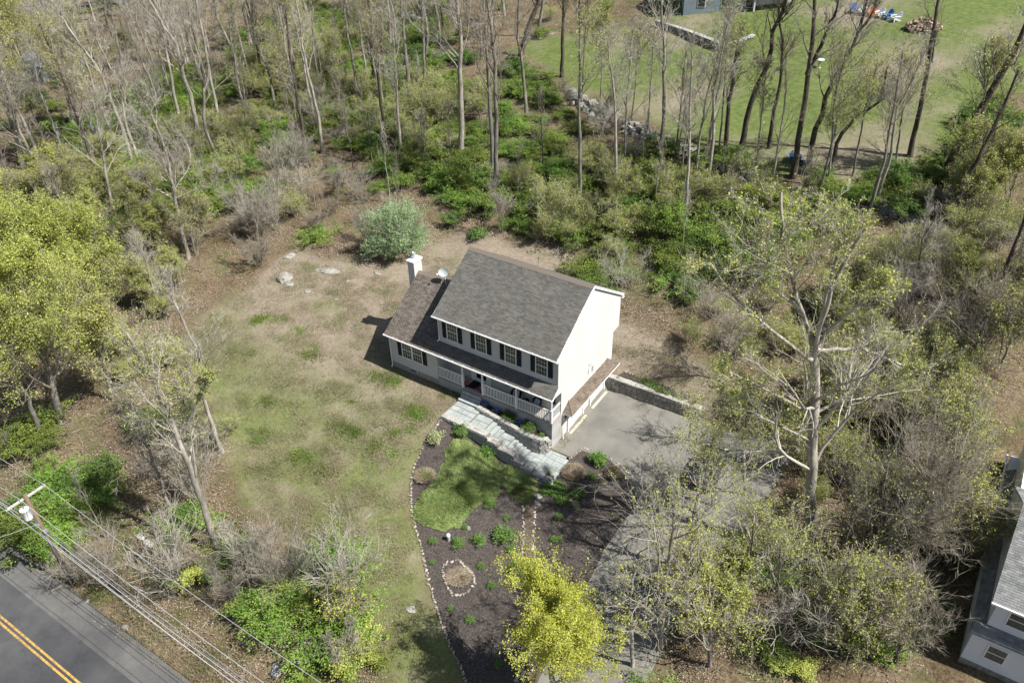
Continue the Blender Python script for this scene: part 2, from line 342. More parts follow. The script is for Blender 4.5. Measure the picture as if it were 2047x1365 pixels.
def inpoly(x, y, poly):
    x = np.asarray(x); y = np.asarray(y); r = np.zeros(np.broadcast(x, y).shape, bool); n = len(poly)
    for i in range(n):
        x0, y0 = poly[i]; x1, y1 = poly[(i+1) % n]
        c = ((y0 > y) != (y1 > y)) & (x < (x1-x0)*(y-y0)/((y1-y0) or 1e-9)+x0); r ^= c
    return r
PX_LAWN = [(395, 640), (450, 600), (520, 570), (548, 520), (600, 500), (700, 520), (760, 540), (822, 505), (900, 470), (990, 470), (1100, 500), (1160, 560), (1180, 900), (950, 900), (885, 838), (860, 870), (829, 930), (821, 1000), (838, 1080),
           (857, 1160), (880, 1240), (920, 1330), (945, 1420), (800, 1420), (790, 1300), (745, 1190), (640, 1120), (540, 1060), (480, 960), (450, 850), (400, 760), (372, 690)]
PX_BED = [(888, 830), (860, 870), (843, 900), (829, 930), (822, 960), (821, 1000), (827, 1040), (838, 1080), (848, 1120), (857, 1160), (868, 1200), (880, 1240), (900, 1290),
          (922, 1335), (950, 1400), (1010, 1400), (1060, 1345), (1120, 1300), (1180, 1230), (1240, 1150), (1268, 1080), (1283, 1010), (1262, 950), (1215, 915), (1165, 893), (1140, 918), (1099, 980)]
g3 = [G(*p) for p in PX_BED]; BED = [(p[0], p[1]) for p in g3]
BED[-2] = (12.02, -.8); BED[-1] = (12.02, -3.44); BED.append((2.55, -3.44)); BED[0] = (2.45, -3.5)
PX_FAR = [(1040, 90), (1180, 55), (1290, 62), (1330, -60), (2200, -60), (2200, 160), (1960, 210), (1860, 330), (1700, 352), (1600, 352), (1500, 340), (1400, 295), (1300, 240), (1230, 215), (1130, 160)]
PX_REAR = [(1180, 640), (1245, 640), (1330, 680), (1400, 730), (1465, 790), (1440, 835), (1395, 828), (1225, 750)]
def wp(poly): return [tuple(G(*p)[:2]) for p in poly]
LAWN, FARL, REARL = wp(PX_LAWN), wp(PX_FAR), wp(PX_REAR)
COURT = [(10.1, -.70), (10.1, 7.66), (18.3, 8.05), (25.5, 7.4), (25.0, 1.5), (23.5, -7.5), (24.0, -16), (25, -28), (19.0, -28), (18.6, -17), (17.6, -6), (17.9, -1.8), (16, -.2), (14.3, .6), (12.2, .3), (12.12, -.70)]
def dist_poly(x, y, poly):
    d = np.full(np.shape(x), 1e9)
    for i in range(len(poly)):
        a = np.array(poly[i]); b = np.array(poly[(i+1) % len(poly)]); ab = b-a; L2 = (ab@ab)+1e-9
        t = np.clip(((x-a[0])*ab[0]+(y-a[1])*ab[1])/L2, 0, 1); d = np.minimum(d, np.hypot(x-a[0]-t*ab[0], y-a[1]-t*ab[1]))
    return np.where(inpoly(x, y, poly), d, -d)

# ground
def grid_faces(nx, ny, keep=None):
    i, j = np.meshgrid(np.arange(nx-1), np.arange(ny-1), indexing='ij'); b = i*ny+j
    F = np.stack([b, b+ny, b+ny+1, b+1], -1)
    return F[keep] if keep is not None else F.reshape(-1, 4)
lawnmask = np.maximum(sstep(-1.6, .8, dist_poly(XX, YY, LAWN)+(vnoise(XX, YY, 2.2, 5)-.5)*2.4),
                      np.maximum(sstep(-1, 1, dist_poly(XX, YY, REARL)), sstep(-1.5, 1, dist_poly(XX, YY, FARL)+(vnoise(XX, YY, 3, 6)-.5)*3)))
def px_mask(ells, X, Y, Z):
    P = np.stack([X, Y, Z], -1); px, py, _ = proj(P); m_ = np.zeros(X.shape)
    for (cx, cy, rx, ry) in ells: m_ = np.maximum(m_, np.clip(1.5-np.hypot((px-cx)/rx, (py-cy)/ry)*1.1, 0, 1))
    return m_
GREEN = [(220, 300, 130, 90), (400, 190, 120, 60), (120, 420, 90, 60), (1180, 470, 160, 90), (1300, 540, 120, 60), (540, 130, 75, 60), (640, 110, 70, 80), (720, 170, 80, 90), (800, 110, 90, 110), (780, 240, 90, 70), (880, 320, 90, 60), (960, 390, 60, 40), (870, 200, 60, 60), (1150, 430, 150, 80), (1260, 500, 150, 80),
         (1330, 370, 80, 60), (1060, 300, 110, 60), (420, 330, 90, 80), (330, 250, 60, 50), (280, 400, 70, 50), (480, 400, 70, 40), (590, 270, 60, 60), (150, 1010, 130, 90), (420, 1130, 110, 70), (570, 1240, 80, 70), (700, 1320, 110, 60),
         (740, 240, 60, 60), (1620, 440, 110, 50), (1900, 250, 130, 110), (1780, 390, 120, 50), (1440, 330, 60, 50), (1500, 520, 90, 60), (1560, 1130, 50, 60), (1700, 1250, 100, 70), (1540, 1330, 60, 50), (340, 860, 60, 60), (1380, 560, 60, 60), (1450, 480, 100, 70), (60, 880, 70, 50),
         (230, 470, 60, 40), (640, 1190, 60, 50), (1050, 190, 80, 50)]
greenmask = px_mask(GREEN, XX, YY, ZZ)*(1-lawnmask)
me = mesh_np('ground', np.stack([XX, YY, ZZ], -1), grid_faces(len(GX), len(GY)), smooth=True)
def vattr(me, name, arr):
    a = me.attributes.new(name, 'FLOAT', 'POINT'); a.data.foreach_set('value', np.asarray(arr, np.float32).ravel())
vattr(me, 'lawn', lawnmask); vattr(me, 'green', greenmask)
fx_, fy_, _ = proj(np.stack([XX, YY, ZZ], -1))
vattr(me, 'lush', np.clip(sstep(1000, 1150, fx_)*sstep(420, 330, fy_) if False else (fx_ > 1000)*(fy_ < 420)*(YY > 25), 0, 1))
def ground_mat():
    Mt = bpy.data.materials.new('ground'); Mt.use_nodes = True; n = Mt.node_tree.nodes; L = Mt.node_tree.links; b = n['Principled BSDF']
    b.inputs['Roughness'].default_value = 1; b.inputs['Specular IOR Level'].default_value = .1
    g = n.new('ShaderNodeNewGeometry'); pos = g.outputs['Position']
    def noise(sc, det=8, ro=.65, off=0):
        x = n.new('ShaderNodeTexNoise'); x.inputs['Scale'].default_value = sc; x.inputs['Detail'].default_value = det; x.inputs['Roughness'].default_value = ro
        if off:
            va = n.new('ShaderNodeVectorMath'); va.operation = 'ADD'; va.inputs[1].default_value = (off, off*2, 0); L.new(pos, va.inputs[0]); L.new(va.outputs[0], x.inputs[0])
        else: L.new(pos, x.inputs[0])
        return x.outputs[0]
    def ramp(v, els):
        r = n.new('ShaderNodeValToRGB'); L.new(v, r.inputs[0]); e = r.color_ramp.elements
        e[0].position, e[0].color = els[0][0], (*els[0][1], 1); e[1].position, e[1].color = els[-1][0], (*els[-1][1], 1)
        for p, c in els[1:-1]: k = e.new(p); k.color = (*c, 1)
        return r.outputs[0]
    def mix(f, a, b_, bl='MIX'):
        x = n.new('ShaderNodeMix'); x.data_type = 'RGBA'; x.blend_type = bl
        if isinstance(f, float): x.inputs[0].default_value = f
        else: L.new(f, x.inputs[0])
        L.new(a, x.inputs[6]); L.new(b_, x.inputs[7]); return x.outputs[2]
    def att(nm):
        a = n.new('ShaderNodeAttribute'); a.attribute_name = nm; return a.outputs['Fac']
    def mth(op, a, b_):
        x = n.new('ShaderNodeMath'); x.operation = op; x.use_clamp = True
        for k, v in enumerate((a, b_)):
            if isinstance(v, (int, float)): x.inputs[k].default_value = v
            else: L.new(v, x.inputs[k])
        return x.outputs[0]
    lit = ramp(noise(5.5, 9, .75), [(.3, (.055, .045, .030)), (.46, (.14, .115, .078)), (.58, (.225, .185, .13)), (.72, (.33, .27, .205))])
    litd = ramp(noise(.25, 6), [(.38, (.62, .55, .46)), (.62, (1.08, 1.0, .92))])
    lit = mix(1.0, lit, litd, 'MULTIPLY')
    grn = ramp(noise(2.2, 9, .7, 31), [(.35, (.04, .055, .015)), (.65, (.12, .145, .045))])
    gm = mth('MULTIPLY', att('green'), ramp(noise(.9, 5, .6, 11), [(.35, (0, 0, 0)), (.6, (1, 1, 1))]))
    gm2 = mth('MAXIMUM', gm, ramp(noise(.33, 6, .7, 57), [(.48, (0, 0, 0)), (.66, (.75, .75, .75))]))
    wood = mix(gm2, lit, grn)
    dry = ramp(noise(3.2, 10, .75, 3), [(.3, (.165, .132, .10)), (.5, (.24, .196, .15)), (.72, (.325, .272, .21))])
    gr = ramp(noise(3.5, 10, .75, 9), [(.3, (.085, .105, .035)), (.55, (.15, .165, .065)), (.75, (.23, .23, .11))])
    f1 = ramp(noise(.16, 9, .66, 21), [(.50, (.03, .03, .03)), (.62, (.5, .5, .5))])
    lawn = mix(f1, dry, gr)
    yy = n.new('ShaderNodeSeparateXYZ'); L.new(pos, yy.inputs[0])
    mr = n.new('ShaderNodeMapRange'); mr.inputs[1].default_value = -1; mr.inputs[2].default_value = -9; L.new(yy.outputs['Y'], mr.inputs[0])
    lawn = mix(mth('MULTIPLY', mr.outputs[0], ramp(noise(.3, 8, .7, 66), [(.36, (.3, .3, .3)), (.54, (1, 1, 1))])), lawn, gr)
    weed = ramp(noise(1.3, 4, .6, 77), [(.67, (0, 0, 0)), (.69, (.7, .7, .7))]); weedf = mth('MULTIPLY', weed, ramp(noise(5, 5, .6, 4), [(.4, (.1, .1, .1)), (.55, (1, 1, 1))]))
    wc = ramp(noise(8, 4), [(.3, (.035, .065, .012)), (.7, (.07, .105, .024))])
    lawn = mix(weedf, lawn, wc)
    lush = ramp(noise(1.6, 10, .7, 41), [(.3, (.06, .095, .022)), (.52, (.115, .145, .045)), (.75, (.19, .20, .085))])
    lush = mix(ramp(noise(.07, 6, .6, 13), [(.48, (0, 0, 0)), (.64, (.8, .8, .8))]), lush, dry)
    lawn = mix(att('lush'), lawn, lush)
    out = mix(att('lawn'), wood, lawn)
    L.new(out, b.inputs['Base Color'])
    bp = n.new('ShaderNodeBump'); bp.inputs['Distance'].default_value = .12; bp.inputs['Strength'].default_value = .8; L.new(noise(7, 8, .7), bp.inputs['Height']); L.new(bp.outputs[0], b.inputs['Normal'])
    return Mt
M['ground'] = ground_mat(); me.materials.append(M['ground'])
tag(link('ground', me), kind='structure')
def sheet(name, poly, mkey, off=.03, step=.3, rag=0., hf=None, kind='structure', label=None, sub=None):
    poly = np.array(poly); x0, y0 = poly.min(0)-.5; x1, y1 = poly.max(0)+.5
    gx = np.arange(x0, x1, step); gy = np.arange(y0, y1, step)
    X, Y = np.meshgrid(gx, gy, indexing='ij'); d = dist_poly(X, Y, poly)
    # slide border vertices onto the outline
    if rag: d = d+(vnoise(X, Y, .8, 9)-.5)*rag
    gxx, gyy = np.gradient(d, step); near = (np.abs(d) < step*.75)
    gn = np.hypot(gxx, gyy)+1e-6
    X2 = np.where(near, X-gxx/gn*d*.98, X); Y2 = np.where(near, Y-gyy/gn*d*.98, Y)
    ok = (d > -step*.75)
    keep = ok[:-1, :-1] & ok[1:, :-1] & ok[:-1, 1:] & ok[1:, 1:]
    Z = (hf or H)(X2, Y2)+off
    me = mesh_np(name, np.stack([X2, Y2, Z], -1), grid_faces(len(gx), len(gy), keep), mkey, smooth=True)
    return tag(link(name, me), kind=kind)
sheet('driveway', COURT, 'court', .035, .35)
PATH = wp([(1050, 1003), (1070, 1005), (1066, 1060), (1064, 1110), (1060, 1165), (1046, 1165), (1049, 1110), (1048, 1050)])
sheet('planting_bed', BED, 'mulch', .02, .22)
sheet('garden_path', PATH, 'path', .055, .2)
def strip(name, y0, y1, mkey, off, x0=-150, x1=90, step=1.2, wob=0.):
    n_ = int((x1-x0)/step); X = np.linspace(x0, x1, n_); ys = np.linspace(y0, y1, max(2, int((y1-y0)/.5)+1))
    XX_, YY_ = np.meshgrid(X, ys, indexing='ij')
    if wob: YY_[:, -1] += (vnoise(X, X*0, 1.5, 3)-.5)*wob
    me = mesh_np(name, np.stack([XX_, YY_, H(XX_, YY_)+off], -1), grid_faces(n_, len(ys)), mkey, smooth=True)
    return tag(link(name, me), kind='structure')
strip('road', -33.4, -28.0, 'road', .03); strip('road_shoulder', -28.02, -26.1, 'shoulder', .034, wob=.25)
for yy0 in (-30.12, -29.84): strip('road_marking', yy0, yy0+.13, 'road_yellow', .045)
# far road in the wood at the top left
a_, b_ = G(120, 6), G(330, -10)
def far_strip(name, w0, w1, mkey, off):
    d = (b_-a_)[:2]; d /= np.linalg.norm(d); nrm = np.array([-d[1], d[0]])
    t = np.linspace(-60, 80, 60); V = []
    for k in t:
        for w_ in np.linspace(w0, w1, 6):
            p = a_[:2]+d*k+nrm*w_; V.append((p[0], p[1], H(p[0], p[1])+off))
    return tag(link(name, mesh_np(name, V, grid_faces(60, 6), mkey)), kind='structure')
far_strip('far_road', -5.0, 5.0, 'shoulder', .25); far_strip('far_road_marking', -1.1, -.8, 'road_yellow', .29)

# ================================================================== HOUSE
def shingle_roof(O, U, Vv, Nn, length, lo, hi, exposure=.135, tabw=.3, left=None, right=None, seed=0, thick=.02):
    """courses of separate tabs; left(v), right(v) give the trimmed ends of a course"""
    g = np.random.default_rng(seed); V = []; O, U, Vv, Nn = map(np.asarray, (O, U, Vv, Nn)); v = lo; row = 0
    while v < hi-.02:
        v1 = min(v+exposure, hi); vm = (v+v1)/2
        a = left(vm) if left else 0; b = right(vm) if right else length
        off = (row*.5+g.uniform(0, .3)) % 1*tabw; xs = np.arange(a-off, b, tabw); x0 = np.clip(xs, a, b); x1 = np.clip(xs+tabw-.008, a, b)
        ok = x1-x0 > .02
        for p, q in zip(x0[ok], x1[ok]):
            h = thick*g.uniform(.8, 1.25); e = .0
            V += [O+U*p+Vv*(v-e)+Nn*h, O+U*q+Vv*(v-e)+Nn*h, O+U*q+Vv*(v1+.01)+Nn*.004, O+U*p+Vv*(v1+.01)+Nn*.004,
                  O+U*p+Vv*(v-e)+Nn*-.001, O+U*q+Vv*(v-e)+Nn*-.001]
        v = v1; row += 1
    n = len(V)//6; b = np.arange(n)[:, None]*6
    Q = np.concatenate([b+[0, 1, 2, 3], b+[4, 5, 1, 0]]); return np.array(V), Q
def siding(O, U, N, z0, z1, left, right, course=.11, t=.012):
    V = []; O, U, N = map(np.asarray, (O, U, N)); z = z0; up = np.array([0, 0, 1.])
    while z < z1-.01:
        zt = min(z+course, z1); l0, r0, l1, r1 = left(z), right(z), left(zt), right(zt)
        if max(r0-l0, r1-l1) > .02:
            r1 = max(r1, l1); r0 = max(r0, l0)
            V += [O+U*l0+N*t+up*z, O+U*r0+N*t+up*z, O+U*r1+N*.002+up*zt, O+U*l1+N*.002+up*zt, O+U*l0+up*z, O+U*r0+up*z]
        z = zt
    n = len(V)//6; b = np.arange(n)[:, None]*6
    return np.array(V), np.concatenate([b+[0, 1, 2, 3], b+[4, 5, 1, 0]])
SL = .6667
house = empty('house', 'tan two storey house with brown shingle roof, front porch and garage under the gable', 'house', (0, 0, 0))
X0, X1 = 0., 10.4
# --- wall cores (solid) : second floor, ground floor, wing, basement
mb = MB()
mb.box(X0, X1-.002, .002, 9.3, 5.02, 7.86)
mb.add([(X0, .002, 7.86), (X0, 9.3, 7.86), (X0, 4.65, 10.95), (X1-.002, .002, 7.86), (X1-.002, 9.3, 7.86), (X1-.002, 4.65, 10.95)], [[0, 1, 4, 3], [1, 2, 5, 4], [2, 0, 3, 5]], [[0, 2, 1], [3, 4, 5]])
mb.box(X0, X1-.003, .487, 8.36, 2.3, 5.03)
mb.box(X0, X1-.004, .65, 8.36, -.4, 2.31)
mb.build('wall_core', 'siding', house)
wing = MB(); wing.box(-4.415, .27, -.739, 8.3, 2.25, 4.86)
wing.add([(-4.415, -.739, 4.86), (-4.415, 8.3, 4.86), (-4.415, 3.86, 7.95), (.0, -.739, 4.86), (.0, 8.3, 4.86), (.0, 3.86, 7.95)], [[0, 1, 4, 3], [1, 2, 5, 4], [2, 0, 3, 5]], [[0, 2, 1], [3, 4, 5]])
wing.build('wing_wall', 'siding', house)
# --- foundation
fb = MB(); fb.box(-4.40, .28, -.72, 8.3, .6, 2.26); fb.build('wing_foundation', 'deck', house)
fb = MB(); fb.box(.28, X1, -.74, .62, -1.1, 2.40); fb.box(.30, X1-.01, .6, 8.3, -1.1, 0.1); fb.build('foundation', 'concrete', house)
dk = MB(); dk.box(.275, X1+.03, -.80, .487, 2.40, 2.52); dk.build('porch_deck', 'deck', house)
# --- lap siding
E_ = []
def add_siding(name, *a, **k):
    V, Q = siding(*a, **k); o = link(name, mesh_np(name, V, Q, 'siding'), house); o['kind'] = 'stuff'; return o
cst = lambda c: (lambda z: c)
rake = lambda z: max(0, (z-7.62)/SL-.35)
add_siding('siding', (0, 0, 0), (1, 0, 0), (0, -1, 0), 5.35, 7.8, cst(0), cst(X1))
def gl(z):  # front edge (y) of the right gable wall by height
    if z >= 5.35: return max(0., (z-7.66)/SL-.35)
    if z > 4.62: return max(-.74, (z-4.70)/.684-.906)
    return .487 if z > 2.4 else .64
def gr_(z): return (9.3-max(0, (z-7.66)/SL-.35)) if z > 5.02 else 8.36
add_siding('siding', (X1, 0, 0), (0, 1, 0), (1, 0, 0), 0.12, 10.95, gl, gr_)
add_siding('siding', (0, .487, 0), (1, 0, 0), (0, -1, 0), 2.52, 5.0, cst(.27), cst(X1))
add_siding('siding', (0, -.739, 0), (1, 0, 0), (0, -1, 0), 2.27, 4.78, cst(-4.41), cst(.27))
add_siding('siding', (.27, 0, 0), (0, 1, 0), (1, 0, 0), 2.52, 4.9, cst(-.739), cst(.487))
add_siding('siding', (-4.415, 0, 0), (0, -1, 0), (-1, 0, 0), 2.27, 7.9, lambda z: -8.3+max(0, (z-4.86)/SL), lambda z: .739-max(0, (z-4.86)/SL))
# corner boards
cb = MB(); cb.box(X1-.06, X1+.022, -.022+.0, .06, 5.4, 7.75); cb.build('corner_board', 'siding', house)
cb = MB(); cb.box(-4.44, -4.36, -.765, -.70, 2.0, 4.75); cb.build('corner_board', 'siding', house)
# --- roofs
def roof_slab(mb, O, U, V_, N, length, run, th=.14):
    O, U, V_, N = map(np.asarray, (O, U, V_, N)); c = []
    for h in (-th, 0):
        for (u, v) in ((0, 0), (length, 0), (length, run), (0, run)): c.append(O+U*u+V_*v+N*h)
    mb.hexa(c)
def sl_vec(s): l = math.hypot(1, s); return np.array([0, 1/l, s/l]), np.array([0, -s/l, 1/l]), l
Vf, Nf, lf = sl_vec(SL); Vb, Nb = np.array([0, -Vf[1], Vf[2]]), np.array([0, -Nf[1], Nf[2]])
ye, ze, yr, zr = -.35, 7.81, 4.655, 7.81+SL*5.005
run = 5.005*lf; Lr = X1+.22
mb = MB(); roof_slab(mb, (-.1, ye, ze), (1, 0, 0), Vf, Nf, Lr, run); roof_slab(mb, (-.1+Lr, 2*yr-ye, ze), (-1, 0, 0), Vb, Nb, Lr, run)
roof = mb.build('roof', 'trim', house)
for nm, O, U, V_, N, sd_ in (('f', (-.14, ye-.03, ze), (1, 0, 0), Vf, Nf, 1), ('b', (-.1+Lr+.0, 2*yr-ye+.03, ze), (-1, 0, 0), Vb, Nb, 2)):
    Vx, Qx = shingle_roof(O, U, V_, N, Lr+.0, 0, run, seed=sd_)
    o = link('shingles', mesh_np('shingles', Vx, Qx, 'shingle'), roof); o['kind'] = 'stuff'
# ridge vent cap
def ridge_cap(x0, x1, y, z, parent, w=.26):
    n = int((x1-x0)/.3); step = (x1-x0)/n
    for i in range(n):
        a = x0+i*step; m_ = MB(); h = .055
        for sgn in (1, -1):
            c = [(a, y, z+h-.02), (a+step, y, z+h-.02), (a+step, y-sgn*w, z+h-.02-w*SL), (a, y-sgn*w, z+h-.02-w*SL)]
            c2 = [(p[0], p[1], p[2]+.022) for p in c]
            m_.hexa((c+c2) if sgn == -1 else (c[::-1]+c2[::-1]))
        if i == 0: me0 = m_.mesh('ridge_cap', 'ridge'); o = link('ridge_cap', me0, parent)
        else: o = link('ridge_cap', me0, parent, (i*step, 0, 0))
ridge_cap(-.12, X1+.1, yr, zr, roof)
# wing / porch roof : one plane from the eave to the wing ridge
s2 = .684; Vp, Np, lp = sl_vec(s2); py, pz = -.906, 4.807; wy, wz = 3.864, pz+s2*(3.864+.906); wrun = 4.77*lp; prun = .906*lp
Vpb, Npb = np.array([0, -Vp[1], Vp[2]]), np.array([0, -Np[1], Np[2]])
mb = MB(); roof_slab(mb, (-4.7, py, pz), (1, 0, 0), Vp, Np, 4.7, wrun); roof_slab(mb, (0.0, 2*wy-py, pz), (-1, 0, 0), Vpb, Npb, 4.7, wrun)
proof = mb.build('wing_roof', 'trim', house)
Vx, Qx = shingle_roof((-4.74, py-.03, pz), (1, 0, 0), Vp, Np, 4.74, 0, wrun, seed=3); o = link('shingles', mesh_np('shingles', Vx, Qx, 'shingle_wing'), proof); o['kind'] = 'stuff'
Vx, Qx = shingle_roof((0, 2*wy-py+.03, pz), (-1, 0, 0), Vpb, Npb, 4.74, 0, wrun, seed=4); o = link('shingles', mesh_np('shingles', Vx, Qx, 'shingle_wing'), proof); o['kind'] = 'stuff'
ridge_cap(-4.72, -.02, wy, wz, proof)
mb = MB(); roof_slab(mb, (.001, py, pz), (1, 0, 0), Vp, Np, X1+.1, prun+.01, .12); pr = mb.build('porch_roof', 'trim', house)
Vx, Qx = shingle_roof((0, py-.03, pz), (1, 0, 0), Vp, Np, X1+.11, 0, prun, seed=5); o = link('shingles', mesh_np('shingles', Vx, Qx, 'shingle'), pr); o['kind'] = 'stuff'
# porch ceiling and gable end panel
mb = MB(); mb.box(.28, X1-.02, -.86, .487, 4.66, 4.70); mb.build('porch_ceiling', 'trim', house)
mb = MB(); mb.add([(X1-.05, -.80, 4.62), (X1-.05, .48, 4.62), (X1-.05, .48, 5.5), (X1-.05, 0, 5.36), (X1, -.80, 4.62), (X1, .48, 4.62), (X1, .48, 5.5), (X1, 0, 5.36)], [[0, 3, 2, 1], [4, 5, 6, 7], [0, 1, 5, 4], [3, 0, 4, 7], [2, 3, 7, 6], [1, 2, 6, 5]]); mb.build('gable_panel', 'siding', house)
mb = MB(); mb.box(.28, X1+.0, -.86, -.70, 4.58, 4.78); mb.build('porch_beam', 'trim', house)
# rake boards (white)
def rake_board(y0, z0, y1, z1, x, w=.035, h=.17, name='rake_board'):
    m_ = MB(); m_.hexa([(x, y0, z0-h), (x+w, y0, z0-h), (x+w, y1, z1-h), (x, y1, z1-h), (x, y0, z0), (x+w, y0, z0), (x+w, y1, z1), (x, y1, z1)]); return m_.build(name, 'trim', house)
rake_board(ye-.05, ze+.0, yr, zr+.03, X1+.12, h=.2); rake_board(yr, zr+.03, 2*yr-ye+.05, ze, X1+.12, h=.2)
rake_board(ye-.05, ze, yr, zr, -.136, h=.17); rake_board(py-.03, pz+.01, 0, pz+s2*.906+.01, X1+.11, h=.14)
rake_board(py-.03, pz, wy, wz, -4.74, h=.15); rake_board(wy, wz, 2*wy-py, pz, -4.74, h=.15)
# boxed rear cornice return
mb = MB(); mb.box(X1-.02, X1+.155, 9.3, 9.7, 7.58, 7.82); mb.build('cornice_return', 'trim', house)
# gutters and downspouts
def gutter(x0, x1, y, z):
    m_ = MB(); m_.hexa([(x0, y-.10, z-.10), (x1, y-.10, z-.10), (x1, y, z-.12), (x0, y, z-.12), (x0, y-.125, z), (x1, y-.125, z), (x1, y-.11, z), (x0, y-.11, z)])
    m_.box(x0, x1, y-.02, y, z-.12, z+.0); g_ = m_.build('gutter', 'gutter', house)
    k = MB(); k.box(0, .03, y-.13, y+.06, z+.005, z+.03); m0 = k.mesh('gutter_hanger', 'gutter')
    n = int((x1-x0)/.9)
    for i in range(n+1): link('gutter_hanger', m0, g_, (x0+.02+(x1-x0-.06)*i/max(n, 1), 0, 0))
gutter(-.16, X1+.13, ye-.03, ze+.0); gutter(-4.76, X1+.13, py-.03, pz)
def downspout(pts, r=.045):
    m_ = MB(); m_.tube(pts, r, 6); return m_.build('downspout', 'gutter', house)
downspout([(-4.28, -1.0, 4.72), (-4.3, -.83, 4.55), (-4.3, -.83, 1.95), (-4.28, -1.0, 1.80)])
downspout([(.14, -.42, 7.72), (.12, -.09, 7.55), (.12, -.09, 5.62), (.04, -.25, 5.48)])
downspout([(X1+.35, .76, 2.42), (X1+.08, .72, 2.3), (X1+.08, .72, .15), (X1+.22, .62, .08)])
# --- windows
def window(U, N, O, u, z, w_, h, cols=4, rows=2, name='window'):
    """double hung sash window with muntins; parts: frame (this), pane, muntin"""
    fr = MB(); t = .075; d = .055
    fr.lbox(O, U, N, u, u+t, .0, d, z, z+h); fr.lbox(O, U, N, u+w_-t, u+w_, .0, d, z, z+h)
    fr.lbox(O, U, N, u+t, u+w_-t, .0, d, z+h-t, z+h); fr.lbox(O, U, N, u-.02, u+w_+.02, .0, d+.03, z-.04, z+.03)
    fr.lbox(O, U, N, u+t, u+w_-t, .0, d-.015, z+h/2-.025, z+h/2+.025)
    win = fr.build(name, 'trim', house); iu0, iu1 = u+t, u+w_-t
    for (a, b) in ((z+.03, z+h/2-.025), (z+h/2+.025, z+h-t)):
        p = MB(); p.lbox(O, U, N, iu0, iu1, .0, .024, a, b); p.build('pane', 'glass', win)
        mu = MB()
        for i in range(1, cols): x = iu0+(iu1-iu0)*i/cols; mu.lbox(O, U, N, x-.008, x+.008, .02, .032, a, b)
        for i in range(1, rows): y = a+(b-a)*i/rows; mu.lbox(O, U, N, iu0, iu1, .021, .031, y-.008, y+.008)
        mu.build('muntin', 'trim', win)
    return win
def shutter(U, N, O, u0, u1, z0, z1):
    m_ = MB(); m_.lbox(O, U, N, u0, u0+.045, .016, .05, z0, z1); m_.lbox(O, U, N, u1-.045, u1, .016, .05, z0, z1)
    for z in (z0, (z0+z1)/2-.03, z1-.06): m_.lbox(O, U, N, u0+.045, u1-.045, .016, .05, z, z+.06)
    z = z0+.06
    while z < z1-.1:
        a = np.array(O); U_, N_ = np.array(U), np.array(N); c = []
        for (uu, nn, zz) in ((u0+.045, .045, z), (u1-.045, .045, z), (u1-.045, .02, z+.035), (u0+.045, .02, z+.035)): c.append(a+U_*uu+N_*nn+np.array([0, 0, zz]))
        m_.add(c, [[0, 1, 2, 3]]); z += .045
    m_.build('shutter', 'shutter', house)
UX, NF = (1, 0, 0), (0, -1, 0)
for x in (.842, 3.435, 6.0, 8.57):
    window(UX, NF, (0, 0, 0), x, 5.87, 1.009, 1.58); shutter(UX, NF, (0, 0, 0), x-.40, x-.01, 5.90, 7.44); shutter(UX, NF, (0, 0, 0), x+1.02, x+1.41, 5.90, 7.44)
OW = (0, -.739, 0)
window(UX, NF, OW, -3.18, 3.14, 1.02, 1.5); window(UX, NF, OW, -2.16, 3.14, 1.02, 1.5)
shutter(UX, NF, OW, -3.59, -3.2, 3.16, 4.62); shutter(UX, NF, OW, -1.13, -.74, 3.16, 4.62)
OG = (0, .487, 0)
for (a, b) in ((5.67, 7.43), (8.24, 9.98)):
    window(UX, NF, OG, a+.38, 3.2, .98, 1.25); shutter(UX, NF, OG, a, a+.36, 3.2, 4.45); shutter(UX, NF, OG, b-.4, b-.04, 3.2, 4.45)
# basement vent
mb = MB(); mb.lbox(OW, UX, NF, -2.58, -1.84, -.01, .03, 1.98, 2.27); v_ = mb.build('basement_vent', 'trim', house)
mb = MB()
for i in range(4): mb.lbox(OW, UX, NF, -2.54, -1.88, .03, .045, 2.01+i*.062, 2.045+i*.062)
mb.build('louvre', 'black', v_)
# --- front door
mb = MB(); mb.lbox(OG, UX, NF, 2.58, 2.68, 0, .08, 2.52, 4.66); mb.lbox(OG, UX, NF, 4.27, 4.37, 0, .08, 2.52, 4.66); mb.lbox(OG, UX, NF, 2.6, 4.35, 0, .10, 2.52, 2.60)
dfr = mb.build('door_surround', 'trim', house)
for (a, b) in ((2.68, 3.03), (3.92, 4.27)):
    mb = MB(); mb.lbox(OG, UX, NF, a, b, 0, .05, 2.6, 4.62); p = mb.build('sidelight', 'trim', house)
    mb = MB(); mb.lbox(OG, UX, NF, a+.06, b-.06, .05, .06, 3.3, 4.5); mb.build('pane', 'glass', p)
mb = MB(); mb.lbox(OG, UX, NF, 3.04, 3.91, 0, .045, 2.62, 4.62); d_ = mb.build('front_door', 'door_dark', house)
mb = MB(); mb.lbox(OG, UX, NF, 3.46, 3.50, .045, .065, 2.62, 4.6); mb.lbox(OG, UX, NF, 3.04, 3.91, .045, .07, 2.62, 2.82); mb.build('storm_door_frame', 'trim', d_)
